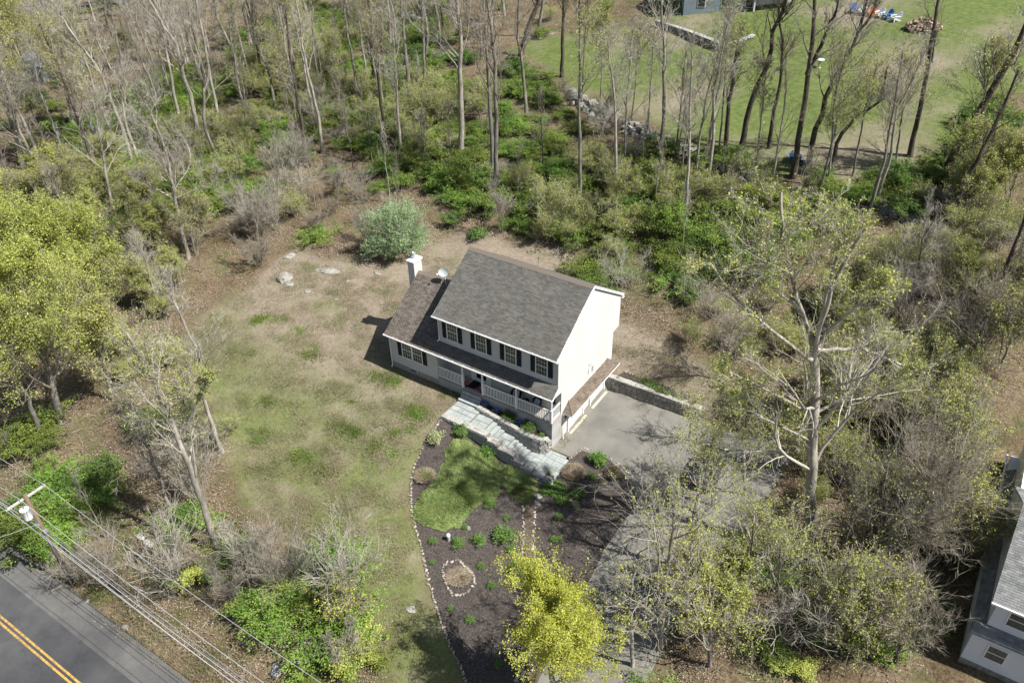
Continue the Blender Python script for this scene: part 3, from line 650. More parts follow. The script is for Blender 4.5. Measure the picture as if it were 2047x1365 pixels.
# --- posts and railings
def post(x, y):
    m_ = MB(); m_.box(x-.075, x+.075, y-.075, y+.075, 2.52, 3.62); m_.box(x-.05, x+.05, y-.05, y+.05, 3.62, 4.6); m_.box(x-.09, x+.09, y-.09, y+.09, 3.60, 3.66); m_.build('porch_post', 'trim', house)
for x in (2.60, 4.42, 7.37, 10.30): post(x, -.70)
bal = MB(); bal.box(-.021, .021, -.021, .021, 2.66, 3.50); bal_me = bal.mesh('baluster', 'trim')
def railing(xa, xb, y=-.70, side=False):
    m_ = MB()
    if side: m_.box(10.27, 10.35, xa, xb, 3.50, 3.57); m_.box(10.28, 10.34, xa, xb, 2.60, 2.66)
    else: m_.box(xa, xb, y-.04, y+.04, 3.50, 3.57); m_.box(xa, xb, y-.03, y+.03, 2.60, 2.66)
    r = m_.build('railing', 'trim', house); n = max(2, int(round((xb-xa)/.135)))
    for i in range(n):
        t = xa+(xb-xa)*(i+.5)/n
        link('baluster', bal_me, r, (10.31, t, 0) if side else (t, y, 0))
railing(.29, 2.53); railing(4.49, 7.30); railing(7.44, 10.23); railing(-.63, .47, side=True)
# --- chimney on the left gable end
mb = MB(); mb.box(-5.34, -4.72, 3.33, 4.29, 1.6, 8.98); ch = mb.build('chimney', 'siding', house)
for (O, U, N, a, b) in (((0, 3.33, 0), (1, 0, 0), (0, -1, 0), -5.34, -4.72), ((-4.72, 0, 0), (0, 1, 0), (1, 0, 0), 3.33, 4.29), ((-5.34, 0, 0), (0, -1, 0), (-1, 0, 0), -4.29, -3.33)):
    Vx, Qx = siding(O, U, N, 1.8, 8.9, cst(a), cst(b)); o = link('siding', mesh_np('siding', Vx, Qx, 'siding'), ch); o['kind'] = 'stuff'
mb = MB(); mb.box(-5.42, -4.64, 3.25, 4.37, 8.98, 9.10); mb.add([(-5.42, 3.25, 9.1), (-4.64, 3.25, 9.1), (-4.64, 4.37, 9.1), (-5.42, 4.37, 9.1), (-5.03, 3.81, 9.16)], None, [[0, 1, 4], [1, 2, 4], [2, 3, 4], [3, 0, 4]]); mb.build('chimney_cap', 'white_paint', ch)
mb = MB(); mb.lathe([(.13, 0), (.13, .42), (.155, .44), (.155, .52), (.11, .52), (.11, .3)], (-5.03, 3.81, 9.13), 14); mb.build('flue_pipe', 'metal', ch, smooth=True)
# --- pent roof over the garage doors
pz0, pz1, pxo = 2.48, 2.97, 11.2; yA, yB, yC, yD = .75, 1.58, 7.5, 8.2
mb = MB(); mb.add([(X1, yA, pz0), (pxo, yA, pz0), (pxo, yD, pz0), (X1, yD, pz0), (X1, yB, pz1), (X1, yC, pz1), (X1, yA, pz0-.12), (pxo, yA, pz0-.12), (pxo, yD, pz0-.12), (X1, yD, pz0-.12)],
              [[1, 2, 5, 4], [0, 1, 7, 6], [1, 2, 8, 7], [2, 3, 9, 8], [6, 7, 8, 9]], [[0, 1, 4], [2, 3, 5]])
pent = mb.build('pent_roof', 'trim', house)
Lh = math.hypot(pxo-X1, pz1-pz0); Uv = np.array([0, 1., 0]); Vv = np.array([X1-pxo, 0, pz1-pz0])/Lh; Nv = np.array([pz1-pz0, 0, pxo-X1])/Lh
Vx, Qx = shingle_roof((pxo+.03, 0, pz0), Uv, Vv, Nv, 1, 0, Lh, seed=6, tabw=.3, left=lambda v: yA+(yB-yA)*v/Lh, right=lambda v: yD+(yC-yD)*v/Lh)
o = link('shingles', mesh_np('shingles', Vx, Qx, 'shingle_brown'), pent); o['kind'] = 'stuff'
Lh2 = math.hypot(yB-yA, pz1-pz0); Vv2 = np.array([0, yB-yA, pz1-pz0])/Lh2; Nv2 = np.array([0, -(pz1-pz0), yB-yA])/Lh2
Vx, Qx = shingle_roof((X1, yA-.03, pz0), (1, 0, 0), Vv2, Nv2, 1, 0, Lh2, seed=7, left=lambda v: 0, right=lambda v: (pxo-X1)*(1-v/Lh2))
o = link('shingles', mesh_np('shingles', Vx, Qx, 'shingle_brown'), pent); o['kind'] = 'stuff'
def hip_cap(a, b, n=6):
    a, b = np.array(a), np.array(b)
    for i in range(n):
        p, q = a+(b-a)*i/n, a+(b-a)*(i+1.1)/n; m_ = MB(); m_.tube([p+[0, 0, .012], q+[0, 0, .02]], .075, 4); m_.build('hip_cap', 'ridge', pent)
hip_cap((pxo, yA, pz0), (X1, yB, pz1)); hip_cap((pxo, yD, pz0), (X1, yC, pz1))
mb = MB(); mb.box(pxo, pxo+.04, yA-.02, yD+.02, pz0-.12, pz0+.01); mb.box(X1+.02, pxo, yA-.04, yA, pz0-.12, pz0+.01); mb.build('fascia', 'gutter', pent)
# --- garage doors
def gdoor(y0, y1):
    m_ = MB()
    for (a, b) in ((y0-.11, y0), (y1, y1+.13)): m_.box(X1+.0, X1+.13, a, b, .0, 2.3)
    m_.box(X1, X1+.13, y0-.11, y1+.13, 2.12, 2.36); dr = m_.build('garage_door_frame', 'trim', house)
    for i in range(4):
        s_ = MB(); z = .02+i*.525; s_.box(X1+.004, X1+.035, y0, y1, z, z+.512)
        for k in range(4):
            ya = y0+.07+k*(y1-y0-.06)/4; s_.box(X1+.035, X1+.048, ya, ya+(y1-y0)/4-.12, z+.09, z+.42)
        s_.build('door_panel', 'white_paint', dr)
gdoor(1.53, 3.71); gdoor(4.90, 7.06)
mb = MB(); mb.box(X1+.1, X1+.42, 1.4, 3.86, 0.0, .06); mb.box(X1+.1, X1+.42, 4.8, 7.2, .0, .06); mb.build('garage_sill', 'apron', house)
mb = MB(); mb.tube([(X1+.02, 1.0, 2.05), (X1+.14, 1.0, 2.1), (X1+.14, 1.0, 2.0)], .015); mb.lathe([(.03, .0), (.07, -.03), (.06, -.18), (.02, -.22)], (X1+.14, 1.0, 2.0), 8); tag(mb.build('wall_lantern', 'black'), 'small black lantern on the wall under the left end of the garage pent roof', 'lantern')
# --- wall bracket with chimes on the gable wall
wb = empty('wall_bracket', 'small scrolled iron bracket with a hanging wind chime on the sunlit gable wall', 'bracket', (X1+.016, 4.54, 4.2))
mb = MB(); mb.tube([(0, 0, 0), (.02, 0, .22), (.15, .0, .25), (.34, 0, .2), (.38, 0, .12)], .014, 6); mb.tube([(0, 0, .02), (.15, 0, .12), (.2, 0, .22)], .012, 6); mb.build('arm', 'metal', wb)
mb = MB()
for i in range(5): a = i*2*pi/5; mb.tube([(.30+.05*cos(a), .05*sin(a), .10), (.30+.05*cos(a), .05*sin(a), -.28-.04*i)], .012, 6)
mb.build('chime', 'twig_grey', wb)
# --- satellite dish on the wing ridge
sd_ = empty('satellite_dish', 'grey satellite dish on the ridge of the low wing beside the main roof', 'satellite dish', (-2.0, 3.75, wz-.02))
mb = MB(); mb.tube([(0, 0, 0), (0, 0, .45), (-.08, .02, .55)], .03); mb.tube([(.28, -.3, -.12), (0, 0, .38)], .012); mb.tube([(-.22, -.3, -.12), (0, 0, .38)], .012); mb.build('mast', 'white_paint', sd_)
ax = Vector((.30, -.80, .52)).normalized(); q_ = ax.to_track_quat('Z', 'Y'); V = []; n_ = 24; rings = [(0, 0), (.12, .008), (.24, .035), (.34, .075), (.39, .105)]
mb = MB(); mb.lathe(rings, n=n_); mb.lathe([(r, z-.012) for r, z in rings[::-1]], n=n_)
ds = mb.build('dish', 'dish', sd_, smooth=True); ds.rotation_euler = q_.to_euler(); ds.location = (-.1, .0, .72); ds.scale = (1.05, .9, 1)
mb = MB(); mb.tube([Vector((-.1, 0, .4)), Vector((-.1, 0, .38))+ax*.5+Vector((-.25, 0, .1))], .015); mb.box(-.45, -.35, -.52, -.40, .62, .74); mb.build('feed_arm', 'white_paint', sd_)
sb = MB(); sb.tube([(0, 0, -.25), (0, 0, .4)], .035); sb.box(-.09, .09, -.09, .05, .38, .52); tag(sb.build('vent_pipe', 'white_paint', loc=(-2.75, 4.6, 7.75)), 'short white pipe behind the low wing ridge, left of the satellite dish', 'pipe')
# --- things on the porch
dm = MB(); dm.box(2.82, 3.86, -.55, .40, 2.52, 2.536); tag(dm.build('door_mat', 'mat_black'), 'large black mat on the porch deck in front of the door', 'mat')
def flower_pot(x, y, z, label, fl='pink', r=.16, n=90, pot='black', hh=.25):
    t = empty('flower_pot', label, 'flower pot', (x, y, z)); m_ = MB(); m_.lathe([(.0, .0), (r*.7, 0), (r, hh), (r*.9, hh), (r*.85, hh*.8)], n=12); m_.build('pot', pot, t)
    C = rng.normal(size=(n, 3))*[r*.8, r*.8, .06]+[0, 0, hh+.12]; V, Q = leaf_quads(C, .05); link('flowers', mesh_np('flowers', V, Q, fl), t)
    C = rng.normal(size=(n, 3))*[r*.8, r*.8, .06]+[0, 0, hh+.04]; V, Q = leaf_quads(C, .06); link('leaves', mesh_np('leaves', V, Q, 'leaf_deep'), t)
flower_pot(2.76, -.50, 2.52, 'black pot of pink flowers at the left side of the porch entry'); flower_pot(4.12, -.52, 2.52, 'black pot of pink flowers at the right side of the porch entry')
def porch_chair(x, y, rz, label):
    t = empty('wicker_chair', label, 'chair', (x, y, 2.52), rz); m_ = MB(); n = 16
    m_.lathe([(.30, .0), (.33, .2), (.36, .38), (.30, .40), (.0, .38)], n=n); m_.build('base', 'black', t)
    V = []; Q = []
    for i in range(15):
        a = pi*.0+pi*i/14
        for (r, z) in ((.34, .36), (.42, .60), (.44, .62+.28*sin(a)), (.40, .62+.28*sin(a)), (.32, .45)): V.append((r*cos(a), r*sin(a), z))
    for i in range(14):
        for j in range(4): Q.append((i*5+j, i*5+j+1, (i+1)*5+j+1, (i+1)*5+j))
    link('backrest', mesh_np('backrest', V, np.array(Q), 'black', smooth=True), t)
    m_ = MB(); m_.hexa([(-.24, -.05, .42), (.24, -.05, .42), (.24, .16, .42), (-.24, .16, .42), (-.22, .16, .80), (.22, .16, .80), (.22, .28, .78), (-.22, .28, .78)]); m_.build('cushion', 'cushion', t)
porch_chair(6.85, .02, .25, 'black wicker porch chair with patterned cushion behind the post, left of the small table')
porch_chair(8.6, .0, -.3, 'black wicker porch chair with patterned cushion, right of the small table')
t = empty('side_table', 'small round black table between the two porch chairs', 'table', (7.74, -.06, 2.52)); mb = MB(); mb.lathe([(.0, .44), (.29, .44), (.29, .47), (0, .47)], n=18); mb.build('tabletop', 'black', t)
mb = MB()
for a in (0, 2.1, 4.2): mb.tube([(.2*cos(a), .2*sin(a), 0), (.1*cos(a), .1*sin(a), .44)], .015)
mb.build('leg', 'black', t)
mb = MB(); mb.lathe([(.035, 0), (.035, .09)], (7.68, -.1, 2.99), 8); tag(mb.build('cup', 'white_pl'), 'tiny white cup on the black porch table', 'cup')

# ================================================================== WALK, STEPS, PATIO, STONE WALLS
def paver_grid(name_parent, rects, z, gap=.018, th=.05):
    me_cache = {}
    for (a, b, c, d) in rects:
        m_ = MB(); m_.hexa([(a+gap, c+gap, z-th), (b-gap, c+gap, z-th), (b-gap, d-gap, z-th), (a+gap, d-gap, z-th), (a+gap, c+gap, z), (b-gap, c+gap, z), (b-gap, d-gap, z), (a+gap, d-gap, z)])
        m_.build('paver', 'bluestone', name_parent)
walk = empty('stone_walkway', 'bluestone walkway with flights of steps between two stone walls, from the driveway to the porch', 'walkway', (9, -2.5, 0))
walk.location = (0, 0, 0)
YI, YO = -1.62, -3.1
steps = [(2.64, 4.75, 1.75), (4.75, 6.0, 1.575)]
core = MB(); core.box(2.64, 4.75, -3.1, -.85, -1.1, 1.70); core.box(4.75, 6.0, YO, YI, -1.1, 1.525)
levels = []; x = 6.0; z = 1.40
for i in range(3): levels.append((x, x+.33, z)); x += .33; z -= .175
padC = (x, 7.95, .875); core.box(x, 7.95, YO, YI, -1.1, .825); x = 7.95; z = .70
for i in range(4): levels.append((x, x+.32, z)); x += .32; z -= .175
for (a, b, zz) in levels: core.box(a, b+.001, YO, YI, -1.1, zz-.05)
xp = x; core.box(xp, 12.08, -3.62, -.76, -1.1, -.02); core.build('step_core', 'joint', walk)
for (a, b, zz) in levels:
    m_ = MB(); m_.box(a-.02, b+.035, YO, YI, zz-.055, zz); m_.build('step_tread', 'bluestone', walk)
def rects(x0, x1, y0, y1, nx, ny, seed):
    g = np.random.default_rng(seed); R = []
    ys = np.linspace(y0, y1, ny+1)
    for j in range(ny):
        k = np.linspace(x0, x1, nx+1); k[1:-1] += g.uniform(-.12, .12, nx-1)*(x1-x0)/nx*1.6
        for i in range(nx): R.append((k[i], k[i+1], ys[j], ys[j+1]))
    return R
paver_grid(walk, rects(2.64, 4.75, -3.1, -1.55, 4, 3, 1), 1.75); paver_grid(walk, rects(4.75, 6.0, YO, YI, 2, 2, 2), 1.575); paver_grid(walk, rects(padC[0], padC[1], YO, YI, 2, 2, 3), .875)
# entry steps up to the porch
for i, (ya, yb, zz) in enumerate(((-1.55, -1.15, 1.93), (-1.15, -.80, 2.12))):
    m_ = MB(); m_.box(2.66, 4.38, ya, -.805, zz-.2, zz); m_.build('entry_step', 'bluestone', walk)
m_ = MB(); m_.box(2.66, 4.38, -.98, -.80, 2.12, 2.36); m_.build('entry_sill', 'concrete', walk)
# patio pavers with border
pb = [(xp, 10.35, -3.1, YI), ]
paver_grid(walk, rects(xp, 10.30, -3.1, -1.5, 2, 3, 4), .0); paver_grid(walk, [(10.30, 10.62, -3.1+i*.78, -3.1+(i+1)*.78) for i in range(3)], .0)
paver_grid(walk, rects(10.62, 11.72, -3.28, -1.05, 2, 4, 5), .0); paver_grid(walk, [(11.72, 12.08, -3.28+i*.84, -3.28+(i+1)*.84) for i in range(3)]+[(10.62, 11.3, -1.05, -.76), (11.3, 12.08, -.76-.0-.0, -.40)][:1], .0)
paver_grid(walk, [(10.45, 11.0, -3.62, -3.28), (11.0, 11.5, -3.62, -3.28), (11.3, 12.08, -1.05+.29-.29+.0, -.76)], .0)
# outer wall : rubble face + cap stones, stepping down
def stone_block(L_, D, Hh, g, jit=.16):
    c = []
    for z in (0, 1):
        for (a, b) in ((-1, -1), (1, -1), (1, 1), (-1, 1)):
            c.append((a*L_/2*(1-g.uniform(0, jit)), b*D/2*(1-g.uniform(0, jit)), (z-.5)*Hh*(1-g.uniform(0, jit*.6))))
    # bevelled: add shoulder ring
    c = np.array(c); top = c[4:]*[.86, .86, 1]; top[:, 2] += .012
    V = np.concatenate([c[:4], c[4:]*[1, 1, .72], top])
    Q = [[0, 1, 5, 4], [1, 2, 6, 5], [2, 3, 7, 6], [3, 0, 4, 7], [4, 5, 9, 8], [5, 6, 10, 9], [6, 7, 11, 10], [7, 4, 8, 11], [8, 9, 10, 11], [0, 3, 2, 1]]
    return V, Q
GS = np.random.default_rng(5)
STONES = []
for i in range(10):
    V, Q = stone_block(1, 1, 1, GS); STONES.append(mesh_np('stone', V, np.array(Q), 'stone'))
STONES_D = []
for s_ in STONES: c_ = s_.copy(); c_.materials.clear(); c_.materials.append(M['stone_dark']); STONES_D.append(c_)
def place_stone(parent, p, size, rz=0, dark=False, tilt=0.):
    o = link('stone', (STONES_D if dark else STONES)[GS.integers(10)], parent, p, rz, size); o.rotation_euler[0] = tilt; return o
def polyline_pts(pts):
    pts = [np.array(p, float) for p in pts]; s = [0]
    for a, b in zip(pts[:-1], pts[1:]): s.append(s[-1]+np.linalg.norm(b-a))
    def f(t):
        t = min(max(t, 0), s[-1]-1e-6); i = max(k for k in range(len(s)) if s[k] <= t+1e-9); i = min(i, len(pts)-2); u = (t-s[i])/(s[i+1]-s[i]); d = (pts[i+1]-pts[i]); return pts[i]+d*u, d/np.linalg.norm(d)
    return f, s[-1]
def stone_wall(name, label, pts, topf, botf, width, cap=True, dark=False, face_sides=(1,), cell=(.34, .2), capth=.1, mortar='mortar', caplen=.38, capmat=False):
    """pts centre line (x,y); topf(s) top z, botf(s) bottom z"""
    t = empty(name, label, 'wall', (0, 0, 0)); f, L_ = polyline_pts(pts); core = MB(); n = max(2, int(L_/.25)); prev = None
    for i in range(n):
        s0, s1 = L_*i/n, L_*(i+1)/n; (p0, d0), (p1, d1) = f(s0), f(s1-1e-4); sm = (s0+s1)/2
        n0, n1 = np.array([-d0[1], d0[0]])*width*.46, np.array([-d1[1], d1[0]])*width*.46; zt = topf(sm)-capth*.6; zb = botf(sm)-.3
        core.hexa([(*(p0-n0), zb), (*(p1-n1), zb), (*(p1+n1), zb), (*(p0+n0), zb), (*(p0-n0), zt), (*(p1-n1), zt), (*(p1+n1), zt), (*(p0+n0), zt)])
    core.build('wall_core', mortar, t)
    if cap:
        s = 0
        while s < L_-.08:
            l = caplen*GS.uniform(.7, 1.35); l = min(l, L_-s); p, d = f(s+l/2); rows = 2 if width > .4 and GS.random() < .55 else 1; nn = np.array([-d[1], d[0]]); w1 = GS.uniform(.42, .58)
            for r in range(rows):
                wA, wB = (-.5, .5) if rows == 1 else ((-.5, w1-.5) if r == 0 else (w1-.5, .5))
                c = p+nn*width*(wA+wB)/2; place_stone(t, (*c, topf(s+l/2)-capth*.5+GS.uniform(-.008, .012)), (l*1.05, width*(wB-wA)*1.05, capth), math.atan2(d[1], d[0])+GS.uniform(-.05, .05), dark=capmat)
            s += l
    for side in face_sides:
        s = 0
        zmax = max(topf(L_*k/20) for k in range(21)); zmin = min(botf(L_*k/20) for k in range(21)); z = zmax-capth
        row = 0
        while z > zmin:
            hh = cell[1]*GS.uniform(.75, 1.3); s = -GS.uniform(0, .2)
            while s < L_:
                l = cell[0]*GS.uniform(.6, 1.5); sm = s+l/2
                if 0 < sm < L_ and z-hh*.5 < topf(sm)-capth*.8 and z > botf(sm)-.02:
                    p, d = f(sm); nn = np.array([-d[1], d[0]])*side; c = p+nn*(width*.46); 
                    place_stone(t, (*c, z-hh/2), (l*.97, .09+GS.uniform(0, .035), hh*.96), math.atan2(d[1], d[0]), dark)
                s += l
            z -= hh; row += 1
    return t
def top_outer(s):
    x = 2.62+s
    return 1.75+.03 if x < 6.75 else (1.42 if x < 7.6 else (1.1 if x < 8.85 else (.62 if x < 9.6 else .36)))
stone_wall('stone_wall', 'outer dry stone wall of the walkway with broad lichened cap, stepping down beside the planting bed', [(2.62, -3.36), (10.5, -3.42)], top_outer, lambda s: float(H(2.62+s, -3.75))-.05, .56, face_sides=(-1,), caplen=.36, cell=(.30, .17))
pl_pts = [(4.45, -1.45), (5.5, -1.48), (7.0, -1.50), (8.4, -1.56), (9.3, -1.50), (9.85, -1.36), (10.15, -1.14), (10.24, -.92)]
def top_pl(s): return 2.02-.13*s if s < 5 else max(1.27, 1.37-.1*(s-5))
stone_wall('planter_wall', 'inner curved stone wall holding the narrow planter under the porch', pl_pts, top_pl, lambda s: -.05 if s > 3.6 else .7, .40, face_sides=(-1,), cell=(.27, .13), caplen=.3)
mb = MB(); mb.hexa([(4.4, -1.35, .5), (10.1, -1.2, .5), (10.1, -.75, .5), (4.4, -.75, .5), (4.4, -1.35, 1.86), (10.1, -1.2, 1.16), (10.1, -.75, 1.16), (4.4, -.75, 1.86)]); 
pls = mb.build('planter_soil', 'soil'); tag(pls, kind='structure')
# end pier and patio edge wall
pier = stone_wall('stone_pier', 'square grey stone pier at the outer corner of the patio, carrying a flower pot', [(11.5, -3.48), (12.1, -3.48)], lambda s: .45, lambda s: -.7, .42, face_sides=(-1, 1), cell=(.3, .17), caplen=.6)
pier2 = stone_wall('patio_edge_wall', 'low stone wall under the right edge of the bluestone patio', [(12.06, -3.3), (12.06, -1.2)], lambda s: -.03, lambda s: -.75, .16, cap=False, face_sides=(-1,), cell=(.34, .17))
stone_wall('patio_front_wall', 'short stone wall under the front edge of the patio, left of the pier', [(10.45, -3.60), (11.5, -3.60)], lambda s: -.03, lambda s: -.75, .14, cap=False, face_sides=(-1,), cell=(.3, .17))
for yy in np.arange(-3.62, -3.3, .17):
    for zz in np.arange(-.5, .33, .17): place_stone(pier, (12.1, yy+.05, zz), (.10, .17, .16), 0)
flower_pot(11.78, -3.42, .46, 'dark pot of yellow flowers standing on the grey stone pier', 'yellow_fl', .10, 40, 'black', .18)
# retaining wall of the driveway
rwt = lambda s: 1.31-.035*s
stone_wall('retaining_wall', 'tall stone retaining wall with flat pale cap, running from the garage corner along the driveway', [(10.5, 7.74), (14, 7.92), (18.2, 8.13)], rwt, lambda s: -.05, .5, dark=True, face_sides=(-1,), cell=(.44, .27), caplen=.62, capth=.09)
# stone edgings (small rounded field stones in a row)
def pebble(g, r):
    th = np.array([(cos(a)*cos(b), sin(a)*cos(b), sin(b)) for b in (-.6, .35) for a in np.arange(6)*pi/3+b] + [(0, 0, 1)])
    V = th*r*g.uniform(.7, 1.3, (13, 1))*[1, 1, .75]; Q = [[i, (i+1) % 6, 6+(i+1) % 6, 6+i] for i in range(6)]; T = [[6+i, 6+(i+1) % 6, 12] for i in range(6)]
    return V, Q, T
def edging(name, label, pts, r=.10, closed=False, gap=.17, drop=()):
    g = np.random.default_rng(len(name)+int(pts[0][0]*10)); mb = MB(); f, L_ = polyline_pts(pts); s = 0
    while s < L_:
        p, d = f(s); k = g.uniform(.6, 1.35); q = p+g.normal(size=2)*.035; V, Q, T = pebble(g, r*k); a = g.uniform(0, 6); R_ = np.array([[cos(a), -sin(a), 0], [sin(a), cos(a), 0], [0, 0, 1]])
        mb.add((V*[1.35, .9, 1])@R_.T+[q[0], q[1], float(H(*q))+.04+r*.2], Q, T); s += gap*k*g.uniform(.9, 1.25)
    o = mb.build(name, 'edging'); tag(o, label, 'stone edging', kind='stuff'); return o
edging('stone_edging', 'long curved row of small pale stones between the lawn and the dark mulch bed', wp(PX_BED[:15]), r=.075, gap=.16)
edging('stone_edging', 'row of small pale stones between the mulch bed and the driveway', wp([(1103, 925), (1140, 918), (1165, 895), (1190, 903), (1215, 915), (1240, 930), (1262, 950), (1275, 980), (1283, 1010), (1276, 1050), (1268, 1085)]), r=.07, gap=.15)
edging('stone_edging', 'row of small stones along the left side of the narrow garden path', wp([(1046, 1012), (1046, 1040), (1048, 1075), (1044, 1090), (1045, 1150)]), r=.075, gap=.16)
edging('stone_edging', 'row of small stones along the right side of the narrow garden path', wp([(1072, 1005), (1068, 1030), (1069, 1060), (1066, 1090), (1068, 1130)]), r=.075, gap=.16)
cc = [(895, 1125), (915, 1119), (928, 1130), (945, 1148), (949, 1165), (940, 1180), (925, 1190), (905, 1190), (893, 1170), (886, 1150), (884, 1135), (895, 1125)]
edging('stone_edging', 'ring of small stones round a dry grassy patch inside the mulch bed', wp([p for p in cc]), r=.085, gap=.17)
edging('stone_edging', 'bottom row of small stones at the far end of the mulch bed by the driveway', wp([(1030, 1362), (1042, 1350), (1055, 1344), (1066, 1338)]), r=.10, gap=.2)
edging('stone_edging', 'broken row of small pale stones in the narrow strip above the retaining wall', [(11.6, 8.75), (12.6, 8.8), (14.2, 8.9), (16, 8.95), (17, 8.9)], r=.08, gap=.3)
BEDM = wp([(1222, 745), (1262, 760), (1300, 778), (1340, 790), (1335, 797), (1290, 783), (1225, 752)])
sheet('wall_bed', [(11.2, 8.1), (17.0, 8.4), (17, 8.9), (11.4, 8.75)], 'mulch', .03, .25)

# ================================================================== TREES AND PLANTS
def unit(v): return v/(np.linalg.norm(v, axis=-1, keepdims=True)+1e-9)
def grow(P, R, g, n, t0, t1, lenf, spread, up, K, rr=.5, wob=.12, droop=0., tpow=1.):
    """children for every parent polyline. P (N,K0,3) R (N,K0). returns Pc (N*n,K,3), Rc"""
    N, K0 = R.shape; t = t0+(t1-t0)*(g.random((N, n))**tpow); s = t*(K0-1); i = np.minimum(s.astype(int), K0-2); f = (s-i)[..., None]
    idx = np.arange(N)[:, None]; A, B = P[idx, i], P[idx, i+1]; o = A*(1-f)+B*f; d = unit(B-A); r = R[idx, i]*(1-f[..., 0])+R[idx, i+1]*f[..., 0]
    L = np.linalg.norm(np.diff(P, axis=1), axis=2).sum(1)[:, None]
    rnd = g.normal(size=(N, n, 3)); perp = unit(np.cross(d, rnd))
    a = spread*g.uniform(.7, 1.25, (N, n))[..., None]; dr = unit(d*np.cos(a)+perp*np.sin(a)+np.array([0, 0, up]))
    ln = (lenf(t, L) if callable(lenf) else L*lenf)*g.uniform(.65, 1.2, (N, n))
    o = o.reshape(-1, 3); dr = dr.reshape(-1, 3); ln = ln.reshape(-1); r0 = (r*rr).reshape(-1)
    pts = [o]; cur = o; dd = dr
    for k in range(1, K):
        dd = unit(dd+g.normal(size=dd.shape)*wob+np.array([0, 0, up*.25-droop*k/K])); cur = cur+dd*(ln/(K-1))[:, None]; pts.append(cur)
    Pc = np.stack(pts, 1); Rc = r0[:, None]*np.linspace(1, .35, K)[None]
    return Pc, Rc
def resample(pts, K):
    pts = np.array(pts, float); s = np.r_[0, np.cumsum(np.linalg.norm(np.diff(pts, axis=0), axis=1))]; q = np.linspace(0, s[-1], K)
    return np.stack([np.interp(q, s, pts[:, k]) for k in range(3)], 1)
PRM = dict(
 forest=dict(n1=15, t0=.42, len1=.20, sp1=.75, up1=.35, n2=6, n3=5, n4=4, len2=.5, len3=.5, len4=.5, rr1=.34, tw=.011),
 wide=dict(n1=13, t0=.38, len1=.52, sp1=.95, up1=.30, n2=8, n3=6, n4=5, len2=.45, len3=.45, len4=.45, rr1=.45, tw=.010),
 round=dict(n1=18, t0=.22, len1=.42, sp1=.8, up1=.38, n2=8, n3=6, n4=4, len2=.5, len3=.5, len4=.5, rr1=.4, tw=.008),
 wideopen=dict(n1=8, t0=.4, len1=.40, sp1=.85, up1=.22, n2=7, n3=6, n4=4, len2=.5, len3=.5, len4=.45, rr1=.38, tw=.009),
 open=dict(n1=11, t0=.2, len1=.42, sp1=.75, up1=.3, n2=6, n3=5, n4=3, len2=.5, len3=.5, len4=.5, rr1=.5, tw=.008),
 sapling=dict(n1=12, t0=.3, len1=.26, sp1=.6, up1=.5, n2=5, n3=4, n4=0, len2=.5, len3=.5, len4=.5, rr1=.4, tw=.008),
 brush=dict(n1=7, t0=.15, len1=.6, sp1=.55, up1=.25, n2=7, n3=4, n4=0, len2=.5, len3=.5, len4=.5, rr1=.5, tw=.007))
def tree_meshes(trunks, radii, style, seed, bark, twig, leaf=None, leafn=2, leafs=.13, taper=.3, lk=1., tops=None, leafsel=1., minr=.012):
    """trunks: list of polylines in local space; returns list of (partname, mesh)"""
    g = np.random.default_rng(seed); p = PRM[style]; out = []; K0 = 12
    P0 = np.stack([resample(t, K0) for t in trunks]); P0[:, 1:-1] += g.normal(size=P0[:, 1:-1].shape)*(np.array(radii)[:, None, None]*.25)
    R0 = np.array(radii)[:, None]*np.linspace(1, taper, K0)[None]**.9; R0[:, 0] *= 1.35
    V, Q, _ = tubes(P0, R0, 8); out.append(('trunk', mesh_np('trunk', V, Q, bark, smooth=True)))
    H0 = np.linalg.norm(np.diff(P0, axis=1), axis=2).sum(1).max()
    Vs, Fq, n_ = [], [], 0
    L1 = lambda t, L: L*p['len1']*lk*(1.15-.75*np.clip((t-p['t0'])/(1-p['t0']), 0, 1))
    P1, R1 = grow(P0, R0, g, p['n1'], p['t0'], .99, L1, p['sp1'], p['up1'], 7, p['rr1'], .16)
    R1 = np.maximum(R1, minr*1.1)
    def addt(P, R, S_):
        nonlocal n_
        V, Q, _ = tubes(P, R, S_); Vs.append(V); Fq.append(Q+n_); n_ += len(V)
    addt(P1, R1, 5)
    P2, R2 = grow(P1, R1, g, p['n2'], .2, 1., p['len2'], .7, .18, 5, .55, .2); R2 = np.maximum(R2, minr*.8); addt(P2, R2, 4)
    P3, R3 = grow(P2, R2, g, p['n3'], .15, 1., p['len3'], .65, .14, 4, .6, .22); R3 = np.clip(R3, minr*.5, None); addt(P3, R3*np.linspace(1, .6, 4)[None], 3)
    out.append(('branches', mesh_np('branches', np.concatenate(Vs), np.concatenate(Fq), twig, smooth=True)))
    tip = P3
    if p['n4']:
        P4, R4 = grow(P3, R3, g, p['n4'], .1, 1., p['len4'], .6, .1, 2, .6, .2)
        V, T = cones(P4[:, 0], P4[:, 1], p['tw']); out.append(('twigs', mesh_np('twigs', V, T, twig))); tip = P4
    if leaf:
        E_ = tip[:, -1]; 
        if leafsel < 1: E_ = E_[g.random(len(E_)) < leafsel]
        S0_ = tip[:, 0] if leafsel >= 1 else None
        C = np.repeat(E_, leafn, 0)
        if S0_ is not None: u_ = g.random((len(C), 1))**.6; C = np.repeat(S0_, leafn, 0)*(1-u_)+C*u_
        C = C+g.normal(size=C.shape)*leafs*(1.5 if leafsel >= 1 else .9); V, Q = leaf_quads(C, leafs*.62*g.uniform(.6, 1.25, len(C)), .4, g=g); out.append(('foliage', mesh_np('foliage', V, Q, leaf)))
    return out
